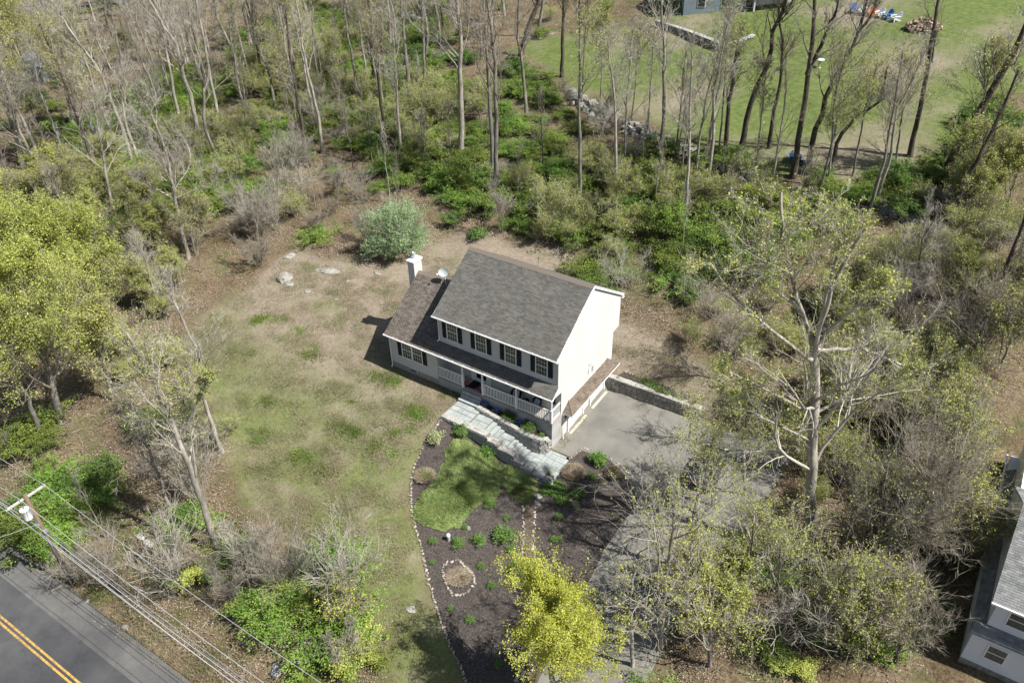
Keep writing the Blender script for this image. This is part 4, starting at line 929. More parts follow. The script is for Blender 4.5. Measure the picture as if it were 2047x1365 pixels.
def place(name, parts, label, cat, loc, rz=0., sc=1., group=None):
    t = empty(name, label, cat, loc, rz, group)
    if not (np.isscalar(sc) and sc == 1.): t.scale = (sc, sc, sc) if np.isscalar(sc) else sc
    for (n_, me_) in parts: link(n_, me_, t)
    return t
def photo_tree(base_px, path_px, r, style, label, bark='bark_grey', twig='twig_grey', seed=0, name='bare_tree', extra=0., more=(), **k):
    """tree standing at the surveyed foot point, its stem rising through surveyed points; extra lengthens the top"""
    b = G(*base_px); pts = [b*1.0]+[above(*q, b) for q in path_px]
    if extra: d = unit(pts[-1]-pts[-2])*.6+np.array([0, 0, .4]); pts.append(pts[-1]+unit(d)*extra)
    pts[0] = b-np.array([0, 0, .3])
    rg = np.random.default_rng(seed); off = rg.normal(size=2)*.6
    tr = [[q-b+np.array([off[0], off[1], 0])*(i/len(pts))**1.5 for i, q in enumerate(pts)]]; rad = [r]
    for (mp, mr) in more:
        q0 = above(*mp[0], b); mm = [q0]+[above(*q, b) for q in mp[1:]]; sd_ = rg.normal(size=2)*1.0
        tr.append([q-b+np.array([sd_[0], sd_[1], 0])*(i/len(mm)) for i, q in enumerate(mm)]); rad.append(mr)
    return place(name, tree_meshes(tr, rad, style, seed, bark, twig, **k), label, 'tree', tuple(b))

# ---- surveyed trees: foot point, points up the stem (photo pixels), radius ...
pt = photo_tree
# upper left wood
pt((274, 345), [(225, 200), (205, 137), (170, 90), (135, 30)], .24, 'forest', 'tall pale leafless tree in the upper left wood, wide fan of limbs leaning left', 'bark_pale', 'twig_pale', 101, extra=2.5, lk=1.5)
pt((410, 304), [(372, 180), (345, 90), (300, 30)], .30, 'forest', 'tall pale leafless tree left of centre in the upper wood, long limbs pointing left', 'bark_pale', 'twig_pale', 102, extra=4, lk=1.6)
pt((440, 254), [(413, 110), (393, 0)], .22, 'forest', 'straight pale leafless tree just right of the tallest tree of the upper left wood', 'bark_pale', 'twig_pale', 103, extra=5, lk=1.2)
pt((503, 177), [(480, 90), (456, 0)], .20, 'forest', 'slim pale leaning tree above the bright barberry patch', 'bark_pale', 'twig_pale', 104, extra=5)
pt((505, 106), [(492, 50), (486, 0)], .38, 'forest', 'thick pale broken looking trunk near the top edge, left of centre', 'bark_pale', 'twig_grey', 105, extra=6)
pt((597, 195), [(583, 100), (570, 50), (561, 0)], .26, 'forest', 'dark straight trunk rising out of bright green undergrowth near the top', 'bark_grey', 'twig_grey', 106, extra=6)
pt((323, 226), [(298, 150), (277, 95)], .20, 'forest', 'bare grey trunk between the two tallest pale trees of the upper left wood', 'bark_grey', 'twig_grey', 107, extra=5)
pt((365, 270), [(345, 180), (325, 90), (310, 20)], .22, 'forest', 'bare grey trunk partly hidden behind the tall pale tree with long left limbs', 'bark_pale', 'twig_grey', 108, extra=5)
pt((232, 458), [(212, 360), (197, 290), (185, 240)], .19, 'forest', 'pale forked tree left of the lawn with bare crown, lichened stem', 'bark_pale', 'twig_pale', 109, extra=3, lk=1.7)
pt((377, 517), [(355, 420), (338, 335), (325, 280), (305, 245)], .21, 'forest', 'pale leafless tree with a wide fork, at the left edge of the lawn clearing', 'bark_pale', 'twig_pale', 110, extra=2, lk=1.7, more=((((352, 398), (390, 375), (425, 345)), .09), (((352, 400), (310, 375), (270, 352)), .09)))
pt((89, 345), [(60, 270), (42, 225), (20, 170)], .22, 'forest', 'pale leafless tree at the far left, above the yellow green crowns', 'bark_pale', 'twig_pale', 111, extra=4, lk=1.5)
pt((160, 170), [(135, 100), (110, 20)], .2, 'forest', 'pale many limbed leafless tree beside the grey roof in the upper left wood', 'bark_pale', 'twig_pale', 112, extra=3, lk=1.5)
pt((250, 165), [(232, 80), (215, 0)], .2, 'forest', 'dark bare trunk below the far road', 'bark_grey', 'twig_grey', 113, extra=5)
pt((190, 350), [(165, 260), (150, 200)], .15, 'forest', 'thin grey bare tree left of the tall fan shaped tree', 'bark_grey', 'twig_brown', 114, extra=4, lk=1.4)
# centre
pt((922, 313), [(922, 200), (923, 82), (915, 0)], .34, 'forest', 'thick pale straight trunk of a tall leafless tree behind the house', 'bark_pale', 'twig_pale', 115, extra=5, lk=1.4)
pt((994, 380), [(992, 250), (990, 120), (982, 20)], .27, 'forest', 'right one of two close tall trunks behind the house, with rusty leaves high up', 'bark_grey', 'twig_grey', 116, extra=3, lk=1.6, leaf='leaf_orange', leafsel=.35, leafn=1, leafs=.14)
pt((985, 352), [(980, 240), (972, 120), (965, 0)], .24, 'forest', 'left one of two close tall trunks behind the house, greyer and barer', 'bark_grey', 'twig_grey', 117, extra=3, lk=1.2)
pt((852, 214), [(848, 120), (843, 0)], .2, 'forest', 'slim dark trunk over dense green undergrowth, left of the thick pale trunk', 'bark_grey', 'twig_grey', 118, extra=5)
pt((821, 219), [(812, 120), (800, 0)], .26, 'forest', 'dark trunk with small side limbs, top centre left', 'bark_grey', 'twig_grey', 119, extra=5)
pt((737, 178), [(722, 80), (712, 10)], .16, 'forest', 'pale thin trunk standing in green undergrowth at the top', 'bark_pale', 'twig_grey', 120, extra=4)
pt((882, 80), [(874, 30), (866, -20)], .25, 'forest', 'dark trunk near the top edge, left of the thick pale trunk', 'bark_grey', 'twig_grey', 121, extra=6)
pt((1042, 113), [(1056, 60), (1080, 5)], .42, 'forest', 'thick dark leaning trunk at the corner of the far lawn', 'bark_dark', 'twig_dark', 122, extra=6)
pt((1124, 154), [(1126, 80), (1130, 0)], .27, 'forest', 'dark upright trunk at the left edge of the far lawn', 'bark_dark', 'twig_dark', 123, extra=6)
pt((1161, 416), [(1160, 300), (1160, 180), (1163, 60)], .19, 'forest', 'tall slim grey trunk with yellow green leaves at the top, right behind the house', 'bark_grey', 'twig_grey', 124, extra=4, leaf='leaf_bud', leafsel=.6, leafs=.14, lk=1.3)
pt((1232, 408), [(1237, 300), (1240, 200), (1245, 150)], .18, 'forest', 'pale crooked slender tree behind the house, right of the tall slim grey trunk', 'bark_pale', 'twig_pale', 125, extra=3, lk=1.3)
pt((1246, 360), [(1250, 260), (1258, 150)], .15, 'forest', 'dark slender tree close beside the pale crooked one', 'bark_grey', 'twig_grey', 126, extra=4, lk=1.3)
pt((1322, 325), [(1330, 220), (1335, 110), (1336, 20)], .24, 'forest', 'slender dark tree with bare crown beside the far stone wall', 'bark_grey', 'twig_pale', 127, extra=2, lk=1.4)
pt((1086, 345), [(1084, 270), (1083, 215)], .08, 'sapling', 'thin dark sapling between the close tall trunks and the slim grey trunk', 'bark_dark', 'twig_grey', 128, extra=2)
# along the far stone wall / right
pt((1371, 444), [(1378, 300), (1382, 195), (1385, 140)], .17, 'forest', 'slender pale tree with bare crown over the green undergrowth by the far stone wall', 'bark_pale', 'twig_pale', 129, extra=2, lk=1.4)
pt((1412, 327), [(1422, 240), (1441, 155), (1448, 90)], .16, 'forest', 'slender grey tree left of the knobbly dark trunks by the far lawn', 'bark_grey', 'twig_grey', 130, extra=3)
pt((1449, 308), [(1455, 230), (1463, 150), (1468, 110)], .28, 'forest', 'knobbly short dark trunk by the far stone wall', 'bark_dark', 'twig_dark', 131, extra=2)
pt((1482, 300), [(1495, 220), (1520, 150), (1542, 112), (1545, 60), (1569, 0)], .32, 'forest', 'curved dark trunk with reddish leaves, leaning right on the far lawn edge', 'bark_dark', 'twig_dark', 132, extra=4, lk=1.2, leaf='leaf_red', leafsel=.35, leafn=1, leafs=.14)
pt((1538, 296), [(1548, 230), (1562, 160), (1573, 113), (1568, 60)], .22, 'forest', 'forked dark tree right of the curved trunk with reddish leaves', 'bark_dark', 'twig_dark', 133, extra=3)
pt((1585, 354), [(1600, 250), (1613, 160), (1618, 80), (1618, 0)], .30, 'forest', 'tall dark trunk rising straight from beside the blue wheelbarrow', 'bark_dark', 'twig_grey', 134, extra=6, more=((((1614, 150), (1640, 90), (1668, 20), (1672, -20)), .2),))
pt((1612, 347), [(1630, 260), (1663, 164), (1700, 100), (1713, 60)], .30, 'forest', 'dark leaning trunk with crooked forked crown, right of the wheelbarrow', 'bark_dark', 'twig_grey', 135, extra=3, lk=1.4, more=((((1715, 66), (1745, 30), (1765, -10)), .14),))
pt((1655, 343), [(1680, 270), (1715, 230), (1762, 200), (1768, 170)], .22, 'forest', 'strongly bent dark trunk arching right over the far lawn', 'bark_dark', 'twig_grey', 136, extra=1.5, lk=.9, leaf='leaf_red', leafsel=.2, leafn=1, leafs=.12)
pt((1739, 424), [(1765, 330), (1787, 253), (1800, 180)], .17, 'forest', 'slim grey bare tree in front of the far lawn, over the dark thicket', 'bark_grey', 'twig_brown', 137, extra=3, lk=1.4)
pt((1820, 312), [(1840, 230), (1857, 148), (1873, 70), (1892, 0)], .25, 'forest', 'tall dark trunk near the pile of logs, crown beyond the top edge', 'bark_dark', 'twig_grey', 138, extra=5, more=((((1862, 125), (1880, 90), (1896, 60)), .1),))
pt((1889, 350), [(1930, 270), (1974, 202), (2010, 140), (2044, 82)], .42, 'forest', 'thick dark trunk leaning far right at the right edge of the far lawn', 'bark_dark', 'twig_pale', 139, extra=5, lk=1.2, leaf='leaf_tan', leafsel=.4, leafn=1, leafs=.13)
pt((1888, 456), [(1925, 385), (1966, 312), (2000, 250)], .25, 'forest', 'dark leaning trunk below the thick leaning trunk at the right edge', 'bark_dark', 'twig_dark', 140, extra=4)
pt((1540, 393), [(1555, 300), (1569, 226), (1575, 160)], .13, 'sapling', 'pale slender tree over the thicket, below the forked dark tree', 'bark_pale', 'twig_brown', 141, extra=2)
pt((1990, 620), [(2020, 560), (2044, 500)], .2, 'forest', 'grey trunk at the right edge above the brown brush', 'bark_grey', 'twig_grey', 142, extra=3)
for (bp, tp, lf, sd_, lab) in (((1262, 252), ((1270, 170), (1276, 100)), 'leaf_bud', 190, 'slender budding tree left of the slender dark tree by the far stone wall'), ((1293, 272), ((1300, 180), (1303, 90)), None, 191, 'thin twiggy bare tree just left of the slender dark tree by the far wall'),
      ((1352, 300), ((1360, 220), (1366, 150)), None, 192, 'thin twiggy bare tree just right of the slender dark tree by the far wall'), ((1436, 318), ((1446, 200), (1452, 110), (1456, 60)), 'leaf_bud', 193, 'tall thin budding tree in front of the terrace wall corner'), ((1512, 335), ((1520, 260), (1532, 170)), 'leaf_red', 194, 'thin tree with sparse reddish leaves between the curved and the forked dark trunks'),
      ((1705, 352), ((1720, 260), (1738, 170)), 'leaf_tan', 195, 'thin tan budding tree right of the bent dark trunk'), ((1790, 345), ((1800, 250), (1812, 170)), 'leaf_bud', 196, 'thin budding tree just left of the tall dark trunk near the log pile'), ((1935, 345), ((1955, 240), (1975, 150)), 'leaf_tan', 197, 'tan budding tree before the thick leaning trunk at the right edge'),
      ((1200, 215), ((1205, 130), (1208, 60)), 'leaf_bud', 198, 'yellow green budding tree at the left end of the far stone wall'), ((1165, 185), ((1166, 110), (1168, 40)), 'leaf_bud', 199, 'yellow green budding tree just left of the far stone wall'), ((1655, 372), ((1665, 290), (1678, 220)), 'leaf_bud', 1100, 'small budding tree below the bent dark trunk')):
    pt(bp, list(tp), .11, 'forest', lab, 'bark_grey', 'twig_grey', sd_, name='slender_tree', extra=2.0, lk=1.5, **(dict(leaf=lf, leafn=3, leafs=.11, leafsel=.5) if lf else {}))
# the big foreground tree
pt((1611, 1100), [(1620, 960), (1626, 830), (1627, 690)], .36, 'wideopen', 'very large maple with pale limbs and sparse yellow green leaves, right of the driveway', 'bark_pale', 'twig_pale', 150, name='maple_tree', extra=.5, lk=1.0, taper=.6, leaf='leaf_bud', leafn=3, leafs=.10, leafsel=.36,
   more=((((1626, 700), (1585, 600), (1545, 500), (1530, 400)), .12), (((1628, 700), (1660, 620), (1700, 540), (1770, 440)), .13), (((1627, 705), (1640, 600), (1650, 520), (1655, 450)), .11), (((1622, 720), (1530, 660), (1450, 600), (1385, 530)), .10), (((1630, 690), (1700, 640), (1780, 590), (1850, 560)), .10), (((1630, 690), (1590, 620), (1500, 560), (1460, 470)), .09),
         (((1625, 830), (1530, 780), (1455, 745)), .09), (((1635, 700), (1740, 690), (1830, 720)), .10), (((1620, 880), (1500, 830), (1440, 815)), .08)))
# left side
pt((437, 1100), [(410, 1010), (385, 930), (355, 850), (333, 770), (305, 700)], .25, 'forest', 'large pale leafless tree at the left edge of the lawn, forked high with whitish limbs', 'bark_pale', 'twig_pale', 151, extra=1.2, lk=1.15, taper=.3, leaf='leaf_bud', leafn=3, leafs=.08, leafsel=.4,
   more=((((392, 950), (378, 860), (350, 790), (330, 740)), .07), (((345, 810), (310, 780), (275, 735)), .07), (((370, 860), (400, 790), (425, 745)), .06)))
pt((350, 1045), [(330, 980), (312, 935), (298, 880)], .15, 'forest', 'smaller grey bare tree left of the large pale tree at the lawn edge', 'bark_grey', 'twig_grey', 152, extra=3, lk=1.5)
pt((121, 843), [(100, 770), (85, 700), (60, 640)], .30, 'round', 'big lime green leafing tree at the left edge, thick bare lower trunk', 'bark_grey', 'twig_grey', 153, name='leafing_tree', extra=4.5, leaf='leaf_lime', leafn=15, leafs=.105, lk=1.1)
pt((117, 719), [(100, 650), (92, 590), (80, 520)], .24, 'round', 'lime green leafing tree behind the big one at the left edge', 'bark_grey', 'twig_grey', 154, name='leafing_tree', extra=3.5, leaf='leaf_lime', leafn=15, leafs=.105, lk=1.1)
pt((30, 640), [(15, 560), (5, 480)], .24, 'round', 'lime green leafing tree cut by the left edge of the picture', 'bark_grey', 'twig_grey', 155, name='leafing_tree', extra=3.5, leaf='leaf_lime', leafn=15, leafs=.105, lk=1.25)
pt((185, 640), [(160, 560), (145, 500)], .18, 'round', 'smaller lime green leafing tree nearest the lawn on the left', 'bark_grey', 'twig_grey', 156, name='leafing_tree', extra=2.5, leaf='leaf_lime', leafn=9, leafs=.12, lk=1.1)
pt((85, 880), [(60, 800), (35, 730)], .2, 'forest', 'grey bare trunk in front of the lime green trees at the left edge', 'bark_grey', 'twig_brown', 157, extra=3, lk=1.3)
pt((225, 800), [(205, 730), (195, 680)], .13, 'round', 'thin yellowish leafing tree between the lime green trees and the lawn', 'bark_grey', 'twig_grey', 158, name='leafing_tree', extra=2, leaf='leaf_tan', leafn=2, leafs=.13, lk=1.1)
pt((45, 330), [(20, 230), (5, 160)], .25, 'round', 'yellowish tan leafing tree in the upper left corner', 'bark_grey', 'twig_pale', 159, name='leafing_tree', extra=5, leaf='leaf_tan', leafn=8, leafs=.13, lk=1.1)
pt((150, 260), [(130, 180), (115, 120)], .2, 'round', 'yellowish tan leafing tree above the grey roof in the upper left', 'bark_grey', 'twig_pale', 160, name='leafing_tree', extra=3, leaf='leaf_tan', leafn=6, leafs=.13, lk=1.0)
pt((25, 180), [(5, 90), (-5, 40)], .22, 'round', 'yellowish tan leafing tree at the very top left corner', 'bark_grey', 'twig_pale', 161, name='leafing_tree', extra=3, leaf='leaf_tan', leafn=8, leafs=.13, lk=1.2)
pt((320, 625), [(302, 560), (290, 520)], .09, 'sapling', 'two thin bare stems at the upper left edge of the lawn', 'bark_pale', 'twig_pale', 162, extra=2, lk=1.3)
# yellow maple at the bottom and budding trees round the driveway
pt((1106, 1405), [(1100, 1350), (1094, 1285)], .19, 'round', 'bright yellow leafing tree at the bottom centre beside the mulch bed', 'bark_pale', 'twig_pale', 170, name='leafing_tree', extra=2.6, leaf='leaf_yellow', leafn=20, leafs=.08, lk=1.22)
pt((1376, 1140), [(1382, 1060), (1388, 1000), (1392, 960)], .15, 'open', 'budding yellow green tree beside the parked car', 'bark_grey', 'twig_pale', 171, name='leafing_tree', extra=2, leaf='leaf_bud', leafn=5, leafs=.09, leafsel=.42, lk=1.3)
pt((1320, 1290), [(1325, 1210), (1338, 1140), (1350, 1080)], .20, 'open', 'many limbed budding tree over the lower driveway', 'bark_grey', 'twig_pale', 172, name='leafing_tree', extra=2, leaf='leaf_bud', leafn=5, leafs=.09, leafsel=.42, lk=1.5)
pt((1358, 1250), [(1363, 1180), (1368, 1120)], .2, 'open', 'budding tree with yellow tufts and thick mottled trunk at the driveway edge', 'bark_pale', 'twig_pale', 173, name='leafing_tree', extra=2, leaf='leaf_yellow', leafn=5, leafs=.09, leafsel=.35, lk=1.3)
pt((1265, 1330), [(1262, 1260), (1255, 1200)], .13, 'open', 'pale mostly bare small tree between the yellow tree and the driveway', 'bark_pale', 'twig_pale', 174, name='bare_tree', extra=1.5, leaf='leaf_bud', leafn=2, leafs=.085, leafsel=.3, lk=1.4)
pt((1425, 1010), [(1420, 960), (1416, 915)], .10, 'open', 'small budding tree in front of the parked car', 'bark_grey', 'twig_pale', 175, name='leafing_tree', extra=2, leaf='leaf_bud', leafn=5, leafs=.09, leafsel=.42, lk=1.3)
pt((1490, 990), [(1488, 930), (1485, 880)], .12, 'open', 'budding small tree right of the parked car', 'bark_pale', 'twig_pale', 176, name='leafing_tree', extra=2, leaf='leaf_bud', leafn=5, leafs=.09, leafsel=.42, lk=1.3)
pt((1377, 880), [(1378, 850), (1379, 825)], .07, 'open', 'small budding tree at the end of the retaining wall', 'bark_pale', 'twig_pale', 177, name='leafing_tree', extra=1.2, leaf='leaf_bud', leafn=2, leafs=.085, leafsel=.5, lk=1.5)
pt((1500, 1220), [(1500, 1150), (1505, 1090)], .13, 'open', 'yellow tinged budding tree right of the lower driveway', 'bark_grey', 'twig_pale', 178, name='leafing_tree', extra=2, leaf='leaf_bud', leafn=5, leafs=.09, leafsel=.42, lk=1.3)
pt((1420, 1330), [(1418, 1260), (1420, 1200)], .13, 'open', 'bushy yellow leafing tree at the bottom, right of the driveway', 'bark_grey', 'twig_pale', 179, name='leafing_tree', extra=1.5, leaf='leaf_yellow', leafn=5, leafs=.09, leafsel=.35, lk=1.3)
pt((1685, 1163), [(1720, 1115), (1750, 1060), (1780, 1010)], .17, 'round', 'crooked dark budding tree arching over the slope right of the driveway', 'bark_dark', 'twig_grey', 180, name='bare_tree', extra=1.5, leaf='leaf_bud', leafn=2, leafs=.085, leafsel=.3, lk=1.3)
pt((1805, 1150), [(1830, 1090), (1862, 1030), (1895, 970)], .17, 'round', 'large bare many stemmed tree leaning right towards the grey neighbouring house', 'bark_dark', 'twig_brown', 181, extra=2.5, lk=1.4, more=((((1820, 1120), (1870, 1050), (1930, 1000)), .09), (((1830, 1090), (1850, 1000), (1870, 930)), .09)))
pt((1790, 1330), [(1800, 1290), (1815, 1250)], .13, 'round', 'low spreading bare tree with reddish twigs in front of the neighbouring house', 'bark_dark', 'twig_brown', 182, extra=1.2, lk=1.9)
pt((1650, 1290), [(1655, 1220), (1665, 1160)], .12, 'open', 'budding tree on the slope below the crooked tree', 'bark_grey', 'twig_pale', 183, name='leafing_tree', extra=1.5, leaf='leaf_bud', leafn=5, leafs=.09, leafsel=.42, lk=1.3)
pt((1560, 1250), [(1556, 1180), (1560, 1120)], .11, 'open', 'thin budding tree below the very large maple', 'bark_grey', 'twig_pale', 184, name='leafing_tree', extra=1.5, leaf='leaf_bud', leafn=5, leafs=.09, leafsel=.42, lk=1.3)
pt((1760, 1010), [(1770, 930), (1785, 870)], .1, 'open', 'thin bare tree on the slope right of the very large maple', 'bark_grey', 'twig_brown', 185, extra=1.5, lk=1.3)
pt((1705, 905), [(1712, 830), (1722, 770)], .1, 'open', 'brown twiggy small tree right beside the very large maple', 'bark_grey', 'twig_brown', 186, extra=1.5, lk=1.3)
pt((1940, 760), [(1955, 690), (1970, 640)], .14, 'round', 'brown twiggy tree near the right edge, above the neighbouring house', 'bark_grey', 'twig_brown', 187, extra=1.5, lk=1.4)
pt((1440, 760), [(1450, 700), (1458, 660)], .07, 'round', 'dark twiggy small tree at the edge of the rear lawn', 'bark_dark', 'twig_brown', 188, extra=1, lk=1.5)
# roadside
def stems(px, n, h, r, sp, seed, **k):
    b = G(*px); g = np.random.default_rng(seed); tr = []
    for i in range(n):
        a = 2*pi*i/n+g.uniform(-.4, .4); s_ = g.uniform(.5, 1.1)*sp; tr.append([(0.08*cos(a), .08*sin(a), -.2), (cos(a)*s_*.35, sin(a)*s_*.35, h*.45), (cos(a)*s_, sin(a)*s_, h*g.uniform(.8, 1.1))])
    return b, tree_meshes(tr, [r*g.uniform(.6, 1) for _ in tr], 'brush', seed, k.pop('bark', 'bark_grey'), k.pop('twig', 'twig_brown'), **k)
b, me_ = stems((574, 1196), 8, 4.6, .055, 2.3, 201, twig='twig_grey'); place('bare_tree', me_, 'many stemmed pale leafless small tree at the lower left lawn edge', 'tree', tuple(b))
b, me_ = stems((515, 1150), 4, 4.2, .05, 1.6, 202, twig='twig_pale'); place('bare_tree', me_, 'thin few stemmed leafless tree left of the many stemmed one by the road', 'tree', tuple(b))
b, me_ = stems((690, 1262), 4, 3.6, .05, 1.0, 203, twig='twig_grey', leaf='leaf_yellow', leafn=5, leafs=.09, leafsel=.35); place('leafing_tree', me_, 'small golden yellow leafing tree at the foot of the lawn', 'tree', tuple(b))
b, me_ = stems((700, 1330), 6, 2.6, .05, 1.2, 204, twig='twig_grey'); place('bare_tree', me_, 'low grey leafless shrub tree at the bottom edge below the golden tree', 'tree', tuple(b))

# ---- shrub prototypes
def green_bush(seed, leaf, r=1.2, h=1.0, n=2600, ls=.07, twig='twig_brown', dens=.35):
    g = np.random.default_rng(seed); ns = 26; P = []
    a = g.uniform(0, 2*pi, ns); rr = r*np.sqrt(g.uniform(.05, 1, ns)); hh = h*(1-.35*(rr/r)**2)*g.uniform(.65, 1.1, ns)
    K = 6; t = np.linspace(0, 1, K)
    for i in range(ns):
        x = rr[i]*t**1.3; z = hh[i]*np.sin(t*pi*.62)/1.0; P.append(np.stack([x*cos(a[i]), x*sin(a[i]), z], 1))
    P = np.array(P); R = np.full((ns, K), .012)*np.linspace(1, .4, K); P2, R2 = grow(P, R, g, 5, .3, 1, .35, .7, .05, 4, .6, .2)
    V1, Q1, _ = tubes(P, R, 3); V2, Q2, _ = tubes(P2, np.maximum(R2, .005), 3)
    parts = [('stems', mesh_np('stems', np.concatenate([V1, V2]), np.concatenate([Q1, Q2+len(V1)]), twig))]
    tt = g.uniform(.15, 1, n)*3; j = g.integers(len(P2), size=n); i0 = np.minimum(tt.astype(int), 2); f = (tt-i0)[:, None]
    C = P2[j, i0]*(1-f)+P2[j, i0+1]*f+g.normal(size=(n, 3))*[.10, .10, .045]; C[:, 2] = np.maximum(C[:, 2], .03)
    V, Q = leaf_quads(C, ls, .9, g=g); parts.append(('foliage', mesh_np('foliage', V, Q, leaf))); return parts
BAR = [green_bush(300+i, 'leaf_green', 1.45, .85+.25*(i % 3), 4200, .043) for i in range(5)]
DEEP = [green_bush(320+i, 'leaf_deep', 1.2, 1.1, 3600, .05) for i in range(3)]
VIV = [green_bush(330+i, 'leaf_vivid', .6, .6, 1100, .05) for i in range(3)]
LIME = [green_bush(340+i, 'leaf_lime', 1.3, 1.5, 5200, .05) for i in range(2)]
def brush_proto(seed, twig, h=1.6, sp=1.0, n=9, leaf=None, **k):
    g = np.random.default_rng(seed); tr = []
    for i in range(n):
        a = g.uniform(0, 2*pi); s_ = g.uniform(.2, 1.1)*sp; tr.append([(0.15*cos(a), .15*sin(a), -.1), (cos(a)*s_*.5, sin(a)*s_*.5, h*.5), (cos(a)*s_, sin(a)*s_, h*g.uniform(.7, 1.1))])
    return tree_meshes(tr, [.018]*n, 'brush', seed, twig, twig, leaf=leaf, minr=.008, **k)
BRU = [brush_proto(360+i, ('twig_brown', 'twig_grey', 'twig_brown', 'twig_pale')[i], (1.7, 2.6, 1.2, 3.2)[i], (1.2, .9, 1.7, 1.3)[i], (8, 4, 7, 5)[i]) for i in range(4)]
BUD = [brush_proto(370+i, 'twig_pale', 2.4, 1.2, 7, leaf='leaf_bud', leafn=4, leafs=.065, leafsel=.85) for i in range(3)]
def sap_proto(seed, h, r, bark, twig, leaf=None, **k):
    g = np.random.default_rng(seed); pts = [(0, 0, -.2)]+[(g.normal()*.03*i*h/6, g.normal()*.03*i*h/6, h*i/6) for i in range(1, 7)]
    return tree_meshes([pts], [r], 'sapling', seed, bark, twig, leaf=leaf, **k)
SAP = [sap_proto(380+i, 7.5, .055, ('bark_pale', 'bark_grey', 'bark_pale', 'bark_dark')[i], ('twig_pale', 'twig_brown', 'twig_brown', 'twig_grey')[i]) for i in range(4)]
SAPB = [sap_proto(390+i, 6.5, .05, 'bark_grey', 'twig_grey', 'leaf_bud', leafn=1, leafs=.12, leafsel=.5) for i in range(2)]
FOR = [tree_meshes([[(0, 0, -.3), (.3*(i-1), .1, 5), (.2, .5*(i-2), 10), (.5, .6, 15+i)]], [.17+.02*i], 'forest', 400+i, ('bark_grey', 'bark_pale', 'bark_dark', 'bark_pale', 'bark_grey')[i], ('twig_grey', 'twig_pale', 'twig_brown', 'twig_pale', 'twig_grey')[i], lk=1.3, leaf=('leaf_bud', None, 'leaf_tan', 'leaf_bud', None)[i], leafn=2, leafs=.10, leafsel=.5) for i in range(5)]
# ---- single garden and lawn plants
def one(px, parts, name, label, cat='shrub', sc=1., rz=0.):
    p = G(*px); return place(name, parts, label, cat, (p[0], p[1], p[2]), rz, sc)
# big sage green bush behind the chimney: dome of drooping sprays
def sage_bush():
    g = np.random.default_rng(77); n = 3400; th = g.uniform(0, 2*pi, n); ph = np.arccos(g.uniform(-.45, 1, n)); r = 1.0*g.uniform(.72, 1.0, n)
    lump = 1+.2*np.sin(th*3+1)*np.sin(ph*4)+.16*np.sin(th*7+ph*5)
    T0 = np.stack([np.sin(ph)*np.cos(th), np.sin(ph)*np.sin(th), np.cos(ph)], 1)*(r*lump)[:, None]*[2.0, 2.0, 2.05]+[0, 0, 1.5]; T0 = T0*(1+.16*np.sin(1.7*T0[:, :1]+.6)*np.cos(2.1*T0[:, 1:2]))+np.where(T0[:, 2:3] > 2.2, [[.25, .1, .35]], [[0, 0, 0]])*np.sin(T0[:, :1]*3)
    d = unit(T0-[0, 0, .6]+g.normal(size=(n, 3))*.7); K = 9; C = (T0[:, None]+d[:, None]*(np.linspace(-.15, .42, K)[None, :, None])+g.normal(size=(n, K, 3))*.035).reshape(-1, 3); C[:, 2] = np.maximum(C[:, 2], .05)
    V, Q = leaf_quads(C, .055, .5, .35, g=g); P = []; tr = []
    for i in range(9): a = 2*pi*i/9; tr.append([(0, 0, -.1), (.7*cos(a), .7*sin(a), 1.1), (1.5*cos(a), 1.5*sin(a), 2.3)])
    return tree_meshes(tr, [.06]*9, 'brush', 78, 'bark_grey', 'twig_grey')[:2]+[('foliage', mesh_np('foliage', V, Q, 'leaf_sage'))]
one((797, 505), sage_bush(), 'sage_green_bush', 'large rounded sage green bush behind the chimney at the edge of the lawn', sc=1.33)
one((906, 448), DEEP[0], 'green_shrub', 'medium green shrub in the shade, right of the large sage green bush', sc=1.1)
one((955, 478), VIV[1], 'green_shrub', 'small bright shrub just behind the left end of the main roof', sc=1.5)
one((745, 295), [(a, m_) for a, m_ in DEEP[1]], 'green_shrub', 'bluish green shrub above the large sage green bush in the open wood', sc=1.3)
one((1378, 610), VIV[0], 'green_shrub', 'upright bright green shrub at the shady bank right of the house', sc=(1.1, 1.1, 2.6))
# planting bed
one((873, 882), green_bush(501, 'leaf_varieg', .62, .75, 1500, .05), 'variegated_shrub', 'round variegated pale green shrub beside the left end of the mulch bed')
one((924, 868), green_bush(502, 'leaf_vivid', .55, .75, 1200, .055), 'green_shrub', 'bright green upright shrub against the outer walkway wall, near its left end')
one((975, 905), green_bush(503, 'leaf_vivid', .52, .5, 1200, .06), 'green_shrub', 'bright green arching clump by the middle of the outer walkway wall')
one((1196, 925), green_bush(504, 'leaf_vivid', .62, .75, 2200, .06), 'green_shrub', 'round bright green shrub at the tip of the bed beside the driveway')
one((1228, 952), green_bush(505, 'leaf_red', .55, .6, 1200, .05), 'mixed_shrub', 'greyish green and reddish shrub by the driveway edge of the bed')
one((1184, 956), green_bush(506, 'leaf_deep', .27, .4, 500, .045), 'green_shrub', 'small dark green plant between the dry grass ring and the driveway')
one((1158, 990), green_bush(507, 'leaf_vivid', .48, .45, 900, .05), 'green_shrub', 'bright leafy plant in the mulch below the dry grass ring')
one((1152, 1016), green_bush(508, 'leaf_sage', .2, .25, 400, .035), 'small_plant', 'tiny bluish green plant alone in the mulch')
